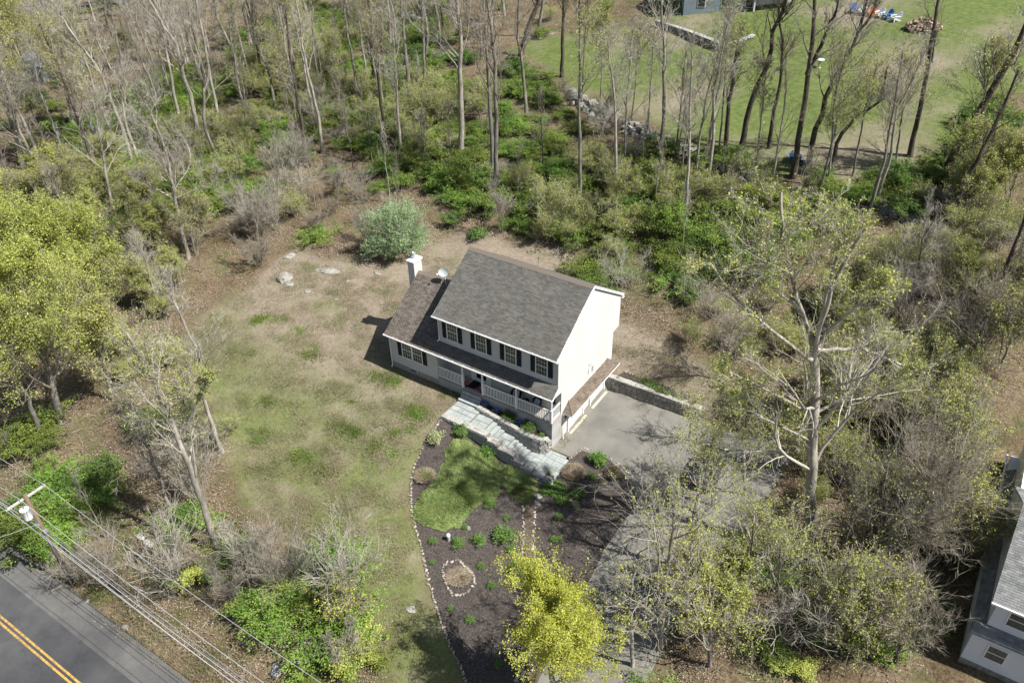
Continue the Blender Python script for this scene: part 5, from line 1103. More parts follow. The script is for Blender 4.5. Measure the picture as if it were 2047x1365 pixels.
def dry_clump(seed, r, ring=True, n=3000, h=.4, m_='straw'):
    g = np.random.default_rng(seed); a = g.uniform(0, 2*pi, n); q = np.sqrt(g.uniform(.12 if ring else 0, 1, n))*r; P0_ = np.stack([q*np.cos(a), q*np.sin(a), np.full(n, .02)], 1)
    hh = h*(1-.5*(q/r)**2) if not ring else h*(.3+.7*np.exp(-((q/r-.72)/.3)**2)); P1_ = P0_+np.stack([np.cos(a)*.15+g.normal(size=n)*.1, np.sin(a)*.15+g.normal(size=n)*.1, hh*g.uniform(.5, 1.1, n)], 1)
    V, T = cones(P0_, P1_, .016); return [('grass_blades', mesh_np('grass_blades', V, T, m_))]
one((1146, 946), dry_clump(510, .68), 'dry_grass_clump', 'round tan clump of dry grass beside the patio pier', 'grass clump')
one((849, 952), dry_clump(511, .62, False)+green_bush(512, 'leaf_green', .45, .3, 300, .05)[1:], 'dry_grass_clump', 'pinkish tan dry clump by the left edge of the mulch bed', 'grass clump')
one((918, 1152), dry_clump(513, .75, False, 1800, .22), 'dry_grass_clump', 'flat straw coloured patch inside the small stone ring', 'grass clump')
for px, sc, lab in (((1008, 1075), 1.5, 'largest bright green patch in the mulch left of the garden path'), ((866, 1083), .6, 'small green plant beside the white garden post'), ((915, 1090), .9, 'dull green plant right of the white garden post'), ((957, 1085), 1.0, 'loose green plant between the white post and the largest green patch'),
                    ((1013, 1037), .5, 'small green tuft above the largest green patch'), ((1022, 1100), .7, 'faint green tuft below the largest green patch'), ((962, 1133), .55, 'small dark tuft right of the stone ring'), ((983, 1172), .6, 'light green tuft below right of the stone ring'), ((940, 1240), .6, 'green tuft in the shaded lower mulch'),
                    ((995, 1330), .5, 'green tuft near the bottom edge of the mulch'), ((902, 1218), .45, 'small tuft near the left border below the stone ring'), ((1117, 1035), .6, 'pair of small green tufts right of the garden path'), ((1108, 1080), .55, 'dark tuft right of the garden path'), ((1120, 1077), .45, 'small tuft beside the dark one right of the path'),
                    ((865, 1125), .4, 'tiny tuft left of the stone ring'), ((930, 1055), .45, 'tuft at the lower edge of the large juniper mat'), ((978, 1010), .9, 'grey green plant at the lower edge of the gap between the juniper mats')):
    one(px, (VIV+BAR[:2])[int(sc*100) % 5] if sc > .5 else VIV[int(sc*100) % 3], 'small_plant', lab, 'plant', sc=sc*(.8 if int(sc*100) % 5 < 3 or sc <= .5 else .42), rz=sc*7)
one((1034, 1140), green_bush(509, 'leaf_vivid', .42, .7, 1100, .055), 'green_shrub', 'compact bright green shrub touching the left side of the yellow tree')
for px, sc, lab in (((893, 775), .9, 'dark low shrub in the shade under the left porch railing'), ((913, 785), 1.25, 'leafy green shrub left of the porch entry steps')): one(px, DEEP[0] if sc < 1 else VIV[0], 'green_shrub', lab, sc=.55 if sc < 1 else 1.2)
for (x, y, lab, mk) in ((4.75, -1.0, 'blue flowers at the left end of the porch planter', 'blue_fl'), (5.8, -1.05, 'blue flowers second from the left in the porch planter', 'blue_fl'), (7.8, -1.05, 'blue flowers in the middle of the porch planter', 'blue_fl')):
    g_ = np.random.default_rng(int(x*10)); C = g_.normal(size=(140, 3))*[.16, .13, .05]+[0, 0, .24]; V, Q = leaf_quads(C, .045, g=g_); z_ = 1.86-.7*(x-4.4)/5.7
    place('blue_flowers', [('petals', mesh_np('petals', V, Q, mk))]+green_bush(int(x*7), 'leaf_deep', .25, .22, 200, .05)[1:], lab, 'flowers', (x, y, z_))
for (x, sc, lab) in ((6.9, .55, 'dark green plant between the blue flowers in the porch planter'), (8.6, .6, 'green plant sprawling over the planter wall'), (9.75, .42, 'small light green plant at the right end of the porch planter')):
    place('planter_plant', VIV[1] if sc < .5 else DEEP[1], lab, 'plant', (x, -1.08, 1.86-.7*(x-4.4)/5.7), 1., sc)
# juniper mats
def juniper(name, label, poly_px, seed, n, h=.28):
    poly = wp(poly_px); pa = np.array(poly); g = np.random.default_rng(seed); x0, y0 = pa.min(0); x1, y1 = pa.max(0)
    X = g.uniform(x0, x1, n*3); Y = g.uniform(y0, y1, n*3); d = dist_poly(X, Y, poly)+(vnoise(X, Y, .5, 3)-.5)*.35; k = d > 0; X, Y, d = X[k][:n], Y[k][:n], d[k][:n]
    lump = h*(.45+.9*vnoise(X, Y, .9, 4))*np.clip(d/.35, .15, 1); base = np.stack([X, Y, H(X, Y)+.03+lump*.55], 1)
    c = pa.mean(0); out = unit(np.stack([X-c[0], Y-c[1], X*0], 1)); fl = vnoise(X, Y, 1.2, 8)*5; out = unit(out+np.stack([np.cos(fl), np.sin(fl), fl*0], 1)*.6)
    tip = base+out*.17*g.uniform(.5, 1.3, (len(X), 1))+np.stack([X*0, X*0, lump*.5+.03], 1)+g.normal(size=(len(X), 3))*.03
    V, T = cones(base, tip, .026); o = link('foliage', mesh_np('foliage', V, T, 'leaf_juniper')); root = empty(name, label, 'ground shrub', (0, 0, 0)); o.parent = root
    # woody under layer
    gx = np.arange(x0, x1, .18); gy = np.arange(y0, y1, .18); XG, YG = np.meshgrid(gx, gy, indexing='ij'); dd = dist_poly(XG, YG, poly); ZG = H(XG, YG)+.02+h*(.3+.7*vnoise(XG, YG, .9, 4))*np.clip(dd/.35, 0, 1)*.55
    ok = dd > 0; keep = ok[:-1, :-1] & ok[1:, :-1] & ok[:-1, 1:] & ok[1:, 1:]; link('under_growth', mesh_np('under_growth', np.stack([XG, YG, ZG], -1), grid_faces(len(gx), len(gy), keep), 'leaf_deep', smooth=True), root)
    C = base[g.integers(len(base), size=60)]+[0, 0, .16]; V, Q = leaf_quads(C, .035, 1, g=g); link('fallen_petals', mesh_np('fallen_petals', V, Q, 'pink'), root)
juniper('juniper_mat', 'large spreading green juniper mat covering the upper mulch bed', [(905, 880), (930, 880), (950, 893), (975, 905), (995, 925), (998, 940), (1000, 985), (985, 1002), (958, 1010), (940, 1030), (925, 1048), (890, 1058), (860, 1052), (830, 1038), (832, 1005), (848, 980), (870, 965), (882, 940), (892, 905)], 1, 26000)
juniper('juniper_mat', 'smaller rounded juniper mat in front of the outer walkway wall', [(998, 965), (1003, 940), (1020, 932), (1040, 935), (1058, 948), (1073, 972), (1070, 990), (1060, 1002), (1040, 1005), (1020, 990)], 2, 9000)
def gcov(name, label, poly_px, seed, n):
    poly = wp(poly_px); pa = np.array(poly); g = np.random.default_rng(seed); X = g.uniform(*pa[:, 0][[pa[:, 0].argmin(), pa[:, 0].argmax()]], n*2); Y = g.uniform(pa[:, 1].min(), pa[:, 1].max(), n*2)
    k = dist_poly(X, Y, poly)+(vnoise(X, Y, .4, 3)-.5)*.4 > 0; X, Y = X[k][:n], Y[k][:n]; V, Q = leaf_quads(np.stack([X, Y, H(X, Y)+.05+g.random(len(X))*.12], 1), .05, 1.2, g=g)
    tag(link(name, mesh_np(name, V, Q, 'leaf_vivid')), label, 'ground cover', kind='stuff')
gcov('ground_cover', 'bright green low leaves spreading below the patio pier', [(1090, 965), (1120, 962), (1135, 985), (1138, 1010), (1120, 1015), (1105, 1000), (1080, 985)], 3, 1600)
gcov('ground_cover', 'green low leaves in the strip above the retaining wall', [(1265, 748), (1290, 757), (1340, 785), (1370, 800), (1366, 806), (1330, 792), (1288, 770)], 4, 900)

# ---- woodland filling, placed on the terrain by region
NOGO = [LAWN, FARL, REARL, COURT, BED, [(-6, -1), (12.5, -4), (12.5, 10), (-6, 10)], [(36.5, -5), (60, -5), (60, 20), (36.5, 20)]]
NOGO2 = [[(x*1.0, y) for x, y in P_] for P_ in NOGO]
def scatter(n, seed, ells=None, base=1., xr=(-150, 62), yr=(-27, 175), dmin=.4, noisy=None):
    g = np.random.default_rng(seed); out = []
    while len(out) < n:
        X = g.uniform(*xr, 4000); Y = g.uniform(*yr, 4000); ok = (Y > -25.8)
        for P_ in NOGO: ok &= dist_poly(X, Y, P_) < -dmin
        Z = H(X, Y); px, py, zz = proj(np.stack([X, Y, Z], -1)); ok &= (zz > 5) & (px > -140) & (px < 2190) & (py > -260) & (py < 1500)
        pr = np.full(len(X), base)
        if ells is not None:
            m_ = np.zeros(len(X))
            for (cx, cy, rx, ry) in ells: m_ = np.maximum(m_, np.clip(1.35-np.hypot((px-cx)/rx, (py-cy)/ry), 0, 1))
            pr = np.maximum(pr*.0+base, m_) if base < 1 else m_
        if noisy: pr = pr*(vnoise(X, Y, noisy, seed) > .45)
        ok &= g.random(len(X)) < pr
        for x, y, z, a, b_ in zip(X[ok], Y[ok], Z[ok], px[ok], py[ok]): out.append((x, y, z, a, b_))
    out = out[:n]; return out
LM = [(803, 440, 'the large sage green bush'), (922, 300, 'the thick pale trunk behind the house'), (990, 360, 'the two close tall trunks'), (1161, 400, 'the slim grey trunk'), (1320, 310, 'the slender dark tree'), (1240, 390, 'the pale crooked tree'), (1371, 430, 'the slender pale tree'),
 (597, 185, 'the dark trunk near the top'), (410, 290, 'the tallest pale tree'), (274, 335, 'the fan shaped pale tree'), (377, 505, 'the wide forked pale tree'), (232, 445, 'the lichened forked tree'), (121, 830, 'the big lime green tree'), (437, 1080, 'the large pale lawn edge tree'), (145, 1150, 'the utility pole'),
 (574, 1180, 'the many stemmed bare tree'), (690, 1250, 'the golden yellow tree'), (1110, 1300, 'the bright yellow tree'), (1425, 925, 'the parked car'), (1611, 1000, 'the very large maple'), (1685, 1150, 'the crooked arching tree'), (1805, 1140, 'the bare tree leaning right'), (1950, 1250, 'the neighbouring house'),
 (1888, 450, 'the dark leaning trunk'), (1739, 415, 'the slim grey bare tree'), (1587, 330, 'the blue wheelbarrow'), (1840, 60, 'the log pile'), (1290, 600, 'the rear corner of the house'), (570, 545, 'the large lawn boulder'), (90, 155, 'the grey shed roof'), (260, 15, 'the far road'), (1450, 95, 'the terrace wall'),
 (1395, 825, 'the retaining wall end'), (40, 320, 'the tan leafed tree'), (500, 170, 'the slim pale leaning tree'), (1050, 105, 'the thick leaning trunk'), (840, 205, 'the twin dark trunks'), (737, 170, 'the pale thin trunk'), (1620, 690, 'the crown of the very large maple'), (1960, 700, 'the brown twiggy tree'), (340, 1150, 'the roadside rocks'), (660, 400, 'the brown thicket above the lawn'), (480, 480, 'the upper lawn corner'), (1520, 470, 'the thicket below the far lawn')]
def region(px, py):
    d = [math.hypot(px-a, (py-b)*1.3) for a, b, _ in LM]; k = int(np.argmin(d)); dx, dy = px-LM[k][0], py-LM[k][1]
    far = 'well ' if d[k] > 70 else 'just '
    r = ('right of ' if dx > 0 else 'left of ') if abs(dx) > abs(dy) else ('below ' if dy > 0 else 'above ')
    return far+r+LM[k][2]
def fill(pts, protos, name, adj, cat, s0, s1, seed, limit=300, plural=None, zs=None):
    g = np.random.default_rng(seed); pts = sorted(pts, key=lambda p: -p[4])
    for k, (x, y, z, a, b_) in enumerate(pts[:limit]):
        sc = g.uniform(s0, s1); r_ = region(a, b_); pr = protos[g.integers(len(protos))]; q = (sc-s0)/(s1-s0); sz = 'small ' if q < .33 else ('' if q < .66 else 'large ')
        lab = sz+adj+' '+r_
        fxy = g.uniform(.75, 1.3) if cat == 'shrub' else 1.; place(name, pr, lab, cat, (x, y, z), g.uniform(0, 6.28), (sc*fxy, sc/fxy**.5, sc*(g.uniform(.6, 1.25) if cat == 'shrub' else 1.)), group=(plural or name.replace('_', ' ')+'s')+': '+sz+r_)
    return pts[limit:]
rest = []
green_pts = scatter(900, 1, GREEN, base=.015)
rest = fill(green_pts, BAR, 'barberry_shrub', 'bright green shrub', 'shrub', .85, 1.9, 1, 290, 'low green shrubs')
def stuff_points(name, pts, proto, s0, s1, seed):
    """geometry-node instances of a plant's own meshes on points"""
    g = np.random.default_rng(seed); P = np.array([(p[0], p[1], p[2]) for p in pts]); me_ = bpy.data.meshes.new(name); me_.from_pydata([tuple(map(float, p)) for p in P], [], [])
    a = me_.attributes.new('sz', 'FLOAT', 'POINT'); a.data.foreach_set('value', g.uniform(s0, s1, len(P)).astype(np.float32)); a = me_.attributes.new('rz', 'FLOAT_VECTOR', 'POINT')
    rz = np.zeros((len(P), 3), np.float32); rz[:, 2] = g.uniform(0, 6.28, len(P)); a.data.foreach_set('vector', rz.ravel())
    o = tag(link(name, me_), kind='stuff'); ng = bpy.data.node_groups.new(name, 'GeometryNodeTree'); ng.interface.new_socket('Geometry', in_out='INPUT', socket_type='NodeSocketGeometry'); ng.interface.new_socket('Geometry', in_out='OUTPUT', socket_type='NodeSocketGeometry')
    N = ng.nodes; L = ng.links; gi = N.new('NodeGroupInput'); go = N.new('NodeGroupOutput'); iop = N.new('GeometryNodeInstanceOnPoints'); jn = N.new('GeometryNodeJoinGeometry')
    for ob in proto:
        oi = N.new('GeometryNodeObjectInfo'); oi.inputs[0].default_value = ob; L.new(oi.outputs['Geometry'], jn.inputs[0])
    L.new(gi.outputs[0], iop.inputs['Points']); L.new(jn.outputs[0], iop.inputs['Instance'])
    for nm, sock in (('sz', 'Scale'), ('rz', 'Rotation')):
        na = N.new('GeometryNodeInputNamedAttribute'); na.data_type = 'FLOAT' if nm == 'sz' else 'FLOAT_VECTOR'; na.inputs[0].default_value = nm; L.new(na.outputs[0], iop.inputs[sock])
    L.new(iop.outputs[0], go.inputs[0]); mo = o.modifiers.new('scatter', 'NODES'); mo.node_group = ng; return o
def first_children(nm):
    r = bpy.data.objects.get(nm); return [c for c in r.children]
src = [c for c in bpy.data.objects['barberry_shrub'].children]
stuff_points('undergrowth', rest, src, .85, 1.7, 5)
fill(scatter(70, 2, [(150, 1010, 140, 90), (1900, 300, 150, 130), (1780, 400, 140, 60), (60, 160, 100, 90), (230, 460, 70, 40), (880, 130, 120, 60), (420, 1160, 80, 50), (1500, 520, 90, 60), (1400, 560, 60, 60)], base=0.0), DEEP, 'dark_shrub', 'dark green dense shrub', 'shrub', .9, 1.8, 2, plural='dark green shrubs')
fill(scatter(18, 3, [(570, 1240, 70, 60), (710, 1310, 90, 50), (440, 1130, 60, 50), (1540, 1330, 50, 50), (1720, 1290, 70, 60), (1820, 850, 40, 30)  , (1500, 420, 60, 50)], base=0.0), LIME, 'lime_shrub', 'fresh lime green shrub', 'shrub', .8, 1.3, 3, plural='lime green shrubs')
BROWN = [(640, 350, 110, 80), (700, 430, 90, 50), (560, 470, 120, 70), (300, 560, 110, 60), (1880, 640, 190, 150), (1740, 760, 110, 90), (1400, 300, 80, 40), (1330, 620, 80, 60), (200, 640, 90, 60), (430, 1000, 90, 80), (250, 960, 90, 60), (350, 1200, 200, 60), (650, 1230, 80, 50), (1850, 1260, 80, 60), (1560, 1300, 110, 50), (1250, 290, 70, 40)]
rest = fill(scatter(210, 4, BROWN, base=.03), BRU, 'brush', 'leafless brown brush', 'shrub', .8, 1.6, 4, 290, plural='brown twiggy brush')
stuff_points('brushwood', rest, [c for c in bpy.data.objects['brush'].children], .8, 1.6, 6)
fill(scatter(290, 5, [(600, 150, 120, 90), (1180, 430, 160, 90), (860, 250, 120, 80), (420, 330, 90, 60), (1900, 1050, 130, 200), (1800, 700, 180, 160), (1700, 950, 140, 100), (1500, 760, 130, 160), (1480, 1050, 170, 150), (1640, 1180, 170, 140), (1350, 1180, 120, 100), (1560, 900, 140, 120), (1850, 950, 130, 120), (1900, 500, 130, 80), (1480, 400, 100, 50), (330, 720, 90, 90), (480, 880, 50, 80)], base=.01), BUD, 'budding_shrub', 'budding twiggy shrub', 'shrub', .8, 1.5, 5, plural='budding shrubs')
fill(scatter(210, 6, [(560, 400, 230, 170), (250, 480, 220, 160), (900, 350, 220, 130), (300, 200, 300, 160), (1400, 400, 180, 110), (1850, 560, 180, 160), (330, 980, 140, 120), (700, 180, 220, 160)], base=.05), SAP, 'sapling', 'thin leafless sapling', 'tree', .55, 1.15, 6, plural='leafless saplings')
fill(scatter(60, 7, [(1560, 900, 200, 220), (1400, 1200, 200, 140), (1750, 1150, 160, 140), (1950, 900, 120, 160), (1500, 420, 120, 60), (330, 760, 90, 90), (1150, 120, 90, 60), (60, 130, 120, 130)], base=.01), SAPB, 'budding_sapling', 'budding thin sapling', 'tree', .7, 1.15, 7, plural='budding saplings')
fill(scatter(120, 8, [(330, 90, 350, 110), (800, 60, 260, 90), (200, 330, 160, 120), (1990, 520, 90, 160), (650, 230, 250, 110), (1100, 300, 160, 80), (1600, 395, 320, 30), (1330, 270, 160, 40), (1900, 420, 90, 50), (80, 480, 90, 60)], base=.01), FOR, 'forest_tree', 'tall leafless forest tree', 'tree', .8, 1.1, 8, plural='forest trees')

SML = [tree_meshes([[(0, 0, -.3), (.2, .1, 2.2), (.1, .4, 4.6)], [(0.1, 0, -.3), (.7, .3, 2), (1.4, .6, 4.2)]], [.09, .06], 'round', 420+i, 'bark_grey', ('twig_grey', 'twig_pale', 'twig_brown')[i], lk=1.25, leaf='leaf_bud', leafn=4, leafs=.085, leafsel=(.6, .6, .25)[i]) for i in range(3)]
fill(scatter(52, 9, [(1180, 130, 70, 60), (1400, 160, 80, 60), (1820, 180, 90, 60), (1960, 150, 80, 80), (1900, 850, 170, 260), (1850, 1150, 120, 150), (1700, 800, 120, 120), (1960, 480, 100, 150), (1600, 1180, 160, 120), (1400, 1230, 140, 100), (1500, 1320, 200, 60), (300, 560, 140, 100), (180, 420, 150, 80)], base=.01), SML, 'small_tree', 'twiggy budding tree', 'tree', .7, 1.3, 9, plural='small twiggy trees')

# ================================================================== UTILITY POLE AND WIRES
PB = G(146, 1168); hz = 8.6
pole = empty('utility_pole', 'wooden utility pole with crossarm and grey transformer beside the road', 'utility pole', tuple(PB))
mb = MB(); mb.tube([(0, 0, -.5), (0, 0, hz)], .15, 10, True, .115); mb.build('pole', 'wood_pole', pole, smooth=True)
top = above(45, 985, PB); 
adir = unit(np.array([.0, 1., 0]))
mb = MB(); mb.box(-.17, -.06, -1.25, 1.25, hz-.42, hz-.30); mb.build('crossarm', 'wood_arm', pole)
ins = MB(); ins.lathe([(.0, 0), (.03, 0), (.03, .05), (.055, .06), (.055, .1), (.035, .12), (.045, .16), (.0, .18)], n=10); ins_me = ins.mesh('insulator', 'metal', True)
INS = [(-.115, -1.15, hz-.3), (-.115, -.35, hz-.3), (-.115, 1.15, hz-.3)]
for p_ in INS: link('insulator', ins_me, pole, p_)
mb = MB(); mb.lathe([(0, 0), (.24, .02), (.25, .10), (.25, .78), (.27, .8), (.27, .86), (.2, .92), (0, .96)], (.05, -.42, hz-1.75), 18)
tr_ = mb.build('transformer', 'white_paint', pole, smooth=True); mb = MB()
for (x, y) in ((-.05, -.42), (.16, -.42)): mb.lathe([(.04, 0), (.05, .05), (.03, .1), (.05, .14), (.02, .2)], (x, y, hz-.82), 8)
mb.build('bushing', 'metal', tr_); mb = MB(); mb.box(-.05, .15, -.2, -.1, hz-1.6, hz-1.0); mb.build('bracket', 'metal', tr_)
mb = MB(); mb.tube([(.14, -.1, 0), (.13, -.08, hz-3.2)], .02, 5); mb.tube([(.16, -.05, 1.0), (.15, -.05, hz-4.0)], .015, 5); mb.build('riser_cable', 'wire_dark', pole)
mb = MB(); mb.box(.05, .3, -.12, .12, hz-3.3, hz-3.1); mb.box(-.2, .2, -.2, -.1, hz-2.6, hz-2.5); mb.build('cable_clamp', 'metal', pole)
def wire(x0, x1, y, z, label, r=.014, m_='wire', sag=1.1, px=0.):
    P = []; n = 60; x0 += PB[0]; x1 += PB[0]; span = 38.0
    for i in range(n+1):
        x = x0+(x1-x0)*i/n; u = ((x-PB[0]-px) % span)/span; P.append((x, PB[1]+y, PB[2]+z-4*sag*u*(1-u)))
    m = MB(); m.tube(P, r, 5); tag(m.build('power_line', m_), label, 'power line')
wire(-76, 76, -1.15, hz-.12, 'power line from the near end of the crossarm, nearest the road of the upper wires'); wire(-76, 76, -.35, hz-.12, 'power line running past the top of the transformer'); wire(-76, 76, 1.15, hz-.12, 'power line from the far end of the crossarm, closest to the lawn', .012)
wire(-76, 76, -.25, hz-2.5, 'cable clamped to the pole just below the transformer', .016); wire(-76, 76, .16, hz-3.15, 'thick communication cable clamped lower on the pole', .022, 'wire_dark'); wire(-76, 76, -.18, hz-3.45, 'lowest pair of cables on the pole', .014, 'wire'); wire(-76, 76, .2, hz-3.75, 'thin cable below the thick communication cable', .010, 'wire_dark')
m = MB(); m.tube([PB+[0, -.2, hz-2.5], PB+[-4, -6, hz-3.2], PB+[-9, -14, hz-2.7]], .012, 5); tag(m.build('power_line', 'wire'), 'service line crossing the road from the pole towards the lower left', 'power line')

# ================================================================== ROCKS
def boulder(px, size, label, seed, name='boulder', m_='boulder', dz=0., rz=0.):
    import bmesh as bmm
    p = G(*px); bm = bmm.new(); bmm.ops.create_icosphere(bm, subdivisions=3, radius=1.0); g = np.random.default_rng(seed); dirs = unit(g.normal(size=(9, 3))); cuts = g.uniform(.62, .9, 9)
    for v in bm.verts:
        c = np.array(v.co)
        for d, k in zip(dirs, cuts):
            q = c@d
            if q > k: c = c-d*(q-k)
        c = c*(1+.05*g.normal()); v.co = c*np.array(size)
    me_ = bpy.data.meshes.new(name); bm.to_mesh(me_); bm.free(); me_.materials.append(M[m_])
    return tag(link(name, me_, None, (p[0], p[1], p[2]+dz), rz), label, 'rock')
boulder((570, 556), (.75, 1.0, .62), 'large pale pointed boulder at the upper edge of the lawn', 1, rz=.5); boulder((577, 568), (.55, .35, .25), 'flat slab leaning against the foot of the large pale boulder', 9, rz=.2)
boulder((655, 541), (1.3, .62, .22), 'long flat pale rock sunk in the lawn near the large boulder', 2, rz=.3); boulder((615, 583), (.42, .3, .13), 'small flat rock in the lawn below the two large rocks', 3)
boulder((578, 513), (.45, .7, .2), 'half buried rock just above the large pale boulder', 4); boulder((694, 562), (.28, .2, .12), 'small stone right of the long flat rock', 5); boulder((753, 546), (.5, .25, .12), 'flat stone at the shaded lawn edge left of the sage bush', 6)
boulder((672, 598), (.3, .2, .08), 'tiny pale stone low in the upper lawn', 61); boulder((820, 1218), (.38, .32, .14), 'pale stump like stone in the lawn beside the bed border', 7); boulder((775, 1055), (.12, .1, .07), 'little white stone in the middle of the lawn', 8)
boulder((936, 1056), (.2, .17, .2), 'grey stone at the lower edge of the large juniper mat', 10); boulder((1076, 990), (.4, .28, .14), 'flat stepping stone at the top of the garden path', 11); boulder((1074, 1005), (.3, .2, .1), 'second stepping stone at the top of the garden path', 12)
boulder((882, 388), (.7, .5, .3), 'dark rock in the shade right of the sage green bush', 13, m_='stone_dark')
for i, (px, s_, lab) in enumerate((((300, 1086), .55, 'largest grey rock of the old roadside wall'), ((312, 1104), .42, 'whitish rock of the old roadside wall'), ((283, 1072), .4, 'grey rock left end of the old roadside wall'), ((282, 1110), .3, 'small rock below the largest roadside wall rock'), ((370, 1163), .45, 'rock of the roadside wall under the green shrubs'), ((342, 1188), .4, 'grey rock between wires and shrubs'),
                            ((478, 1216), .55, 'rock of the roadside wall left of the lime green shrub'), ((498, 1205), .35, 'smaller rock beside the one left of the lime shrub'), ((553, 1338), .55, 'broad flat rock near the bottom edge by the road'), ((612, 1290), .5, 'dark rock below the lime green shrub'), ((595, 1318), .4, 'small rock above the broad flat rock'), ((250, 1252), .25, 'pale stone on the verge near the road edge'), ((175, 1202), .2, 'small pale stone on the verge near the pole'))):
    boulder(px, (s_, s_*.75, s_*.5), lab, 20+i, m_='boulder' if i % 2 else 'stone')
def fieldwall(name, label, px_pts, w_, h, n, seed, s0=.3, s1=.6, m_=False):
    g = np.random.default_rng(seed); f, L_ = polyline_pts(wp(px_pts)); t = empty(name, label, 'wall', (0, 0, 0)); 
    for i in range(n):
        s = L_*g.random(); p, d = f(s); o_ = g.normal()*w_*.4; q = p+np.array([-d[1], d[0]])*o_; k = g.uniform(s0, s1); z = float(H(*q))+h*g.random()*max(0, 1-abs(o_)/w_); place_stone(t, (*q, z), (k*1.3, k, k*.75), g.uniform(0, 6), True, g.normal()*.3)
    return t
fieldwall('old_stone_wall', 'tumbled old field stone wall between the wood and the far lawn', [(1140, 193), (1215, 236), (1290, 275), (1350, 298), (1420, 325), (1500, 362)], .8, .95, 300, 1, .42, .85)
fieldwall('old_stone_wall', 'tumbled old stone wall in the thicket right of the wheelbarrow', [(1560, 380), (1640, 400), (1720, 395), (1800, 432), (1870, 465), (1910, 478)], .7, .5, 130, 2, .35, .7)
stone_wall('lawn_retaining_wall', 'low straight stone retaining wall of the far house terrace, with a right angled corner', wp([(1312, 52), (1380, 78), (1450, 106)])+wp([(1485, 84), (1512, 66)]), lambda s: float(H(*G(1400, 85)[:2]))+.95, lambda s: float(H(*G(1400, 95)[:2]))-.3, .7, dark=True, face_sides=(-1, 1), cell=(.7, .4), caplen=.8)
boulder((1060, 76), (2.2, .5, .15), 'long pale ledge of rock at the edge of the far lawn', 40); boulder((1100, 68), (1.0, .35, .2), 'pale rock right of the long ledge by the far lawn', 41)

# ================================================================== GARDEN POST, FAR LAWN THINGS
p = G(897, 1080); t = empty('garden_post', 'short white garden post with rounded top standing in the mulch bed', 'post', tuple(p)); mb = MB(); mb.lathe([(.11, 0), (.11, .42), (.10, .45)], n=12); mb.build('post', 'concrete', t); mb = MB(); mb.lathe([(.13, .45), (.135, .56), (.10, .62), (0, .65)], n=12); mb.build('cap', 'white_paint', t, smooth=True)
def adirondack(px, col, label, rz, s_=1.15):
    p = G(*px); t = empty('lawn_chair', label, 'chair', tuple(p), rz, 'lawn chairs in a row on the far lawn'); t.scale = (s_, s_, s_)
    mb = MB(); mb.hexa([(-.30, -.35, .36), (.30, -.35, .36), (.28, .28, .22), (-.28, .28, .22), (-.30, -.35, .39), (.30, -.35, .39), (.28, .28, .25), (-.28, .28, .25)]); mb.build('seat', col, t)
    n = 7
    for i in range(n):
        x = -.27+.09*i; hh = .98-.9*(x/.6)**2; mb = MB(); mb.hexa([(x-.038, .24, .24), (x+.038, .24, .24), (x+.038, .27, .24), (x-.038, .27, .24), (x*1.15-.042, .50, hh), (x*1.15+.042, .50, hh), (x*1.15+.042, .53, hh), (x*1.15-.042, .53, hh)]); mb.build('back_slat', col, t)
    for sx in (-1, 1):
        mb = MB(); mb.box(sx*.36-.07, sx*.36+.07, -.42, .34, .54, .575); mb.build('armrest', col, t); mb = MB(); mb.box(sx*.33-.03, sx*.33+.03, -.38, -.28, 0, .54); mb.build('leg', col, t); mb = MB(); mb.hexa([(sx*.31-.02, -.35, .24), (sx*.31+.02, -.35, .24), (sx*.31+.02, .5, .0), (sx*.31-.02, .5, .0), (sx*.31-.02, -.35, .38), (sx*.31+.02, -.35, .38), (sx*.31+.02, .5, .1), (sx*.31-.02, .5, .1)]); mb.build('leg', col, t)
for (px, col, lab, rz) in (((1705, 26), 'blue_pl', 'blue lawn chair at the left end of the row', .9), ((1723, 30), 'white_pl', 'white lawn chair second from the left in the row', .6), ((1741, 33), 'orange_pl', 'orange lawn chair in the row', .35), ((1757, 35), 'white_pl', 'white lawn chair between the orange and the blue one', .1), ((1773, 38), 'blue_pl', 'blue lawn chair second from the right in the row', -.1), ((1789, 43), 'white_pl', 'white lawn chair at the right end of the row', -.3)): adirondack(px, col, lab, rz-.5)
p = G(1845, 58); t = empty('log_pile', 'heap of split firewood on the far lawn right of the lawn chairs', 'log pile', tuple(p)); lg = MB(); lg.tube([(-.3, 0, 0), (.3, 0, 0)], .11, 6); lm = lg.mesh('log', 'log'); g_ = np.random.default_rng(3)
for i in range(150):
    a = g_.uniform(0, 6.28); r_ = 2.0*math.sqrt(g_.random()); o = link('log', lm, t, (r_*cos(a), r_*sin(a)*.8, (1-(r_/2.0)**2)*1.3*g_.random()+.1)); o.rotation_euler = (g_.normal()*.4, g_.normal()*.5, g_.uniform(0, 6.28)); s_ = g_.uniform(.7, 1.3); o.scale = (s_, s_, s_)
p = G(1637, 136); t = empty('birdbath', 'small white birdbath on the far lawn', 'birdbath', tuple(p)); mb = MB(); mb.lathe([(.28, 0), (.12, .08), (.09, .7), (.14, .76)], n=12); mb.build('pedestal', 'straw', t); mb = MB(); mb.lathe([(.1, .76), (.42, .86), (.46, .95), (.38, .95), (0, .88)], n=14); mb.build('bowl', 'white_pl', t)
p = G(1587, 322); t = empty('wheelbarrow', 'upturned blue wheelbarrow at the lower edge of the far lawn', 'wheelbarrow', tuple(p), .4); mb = MB(); mb.hexa([(-.4, -.5, .25), (.4, -.5, .25), (.4, .4, .25), (-.4, .4, .25), (-.6, -.75, .75), (.6, -.75, .75), (.55, .6, .6), (-.55, .6, .6)]); mb.build('tray', 'blue_pl', t)
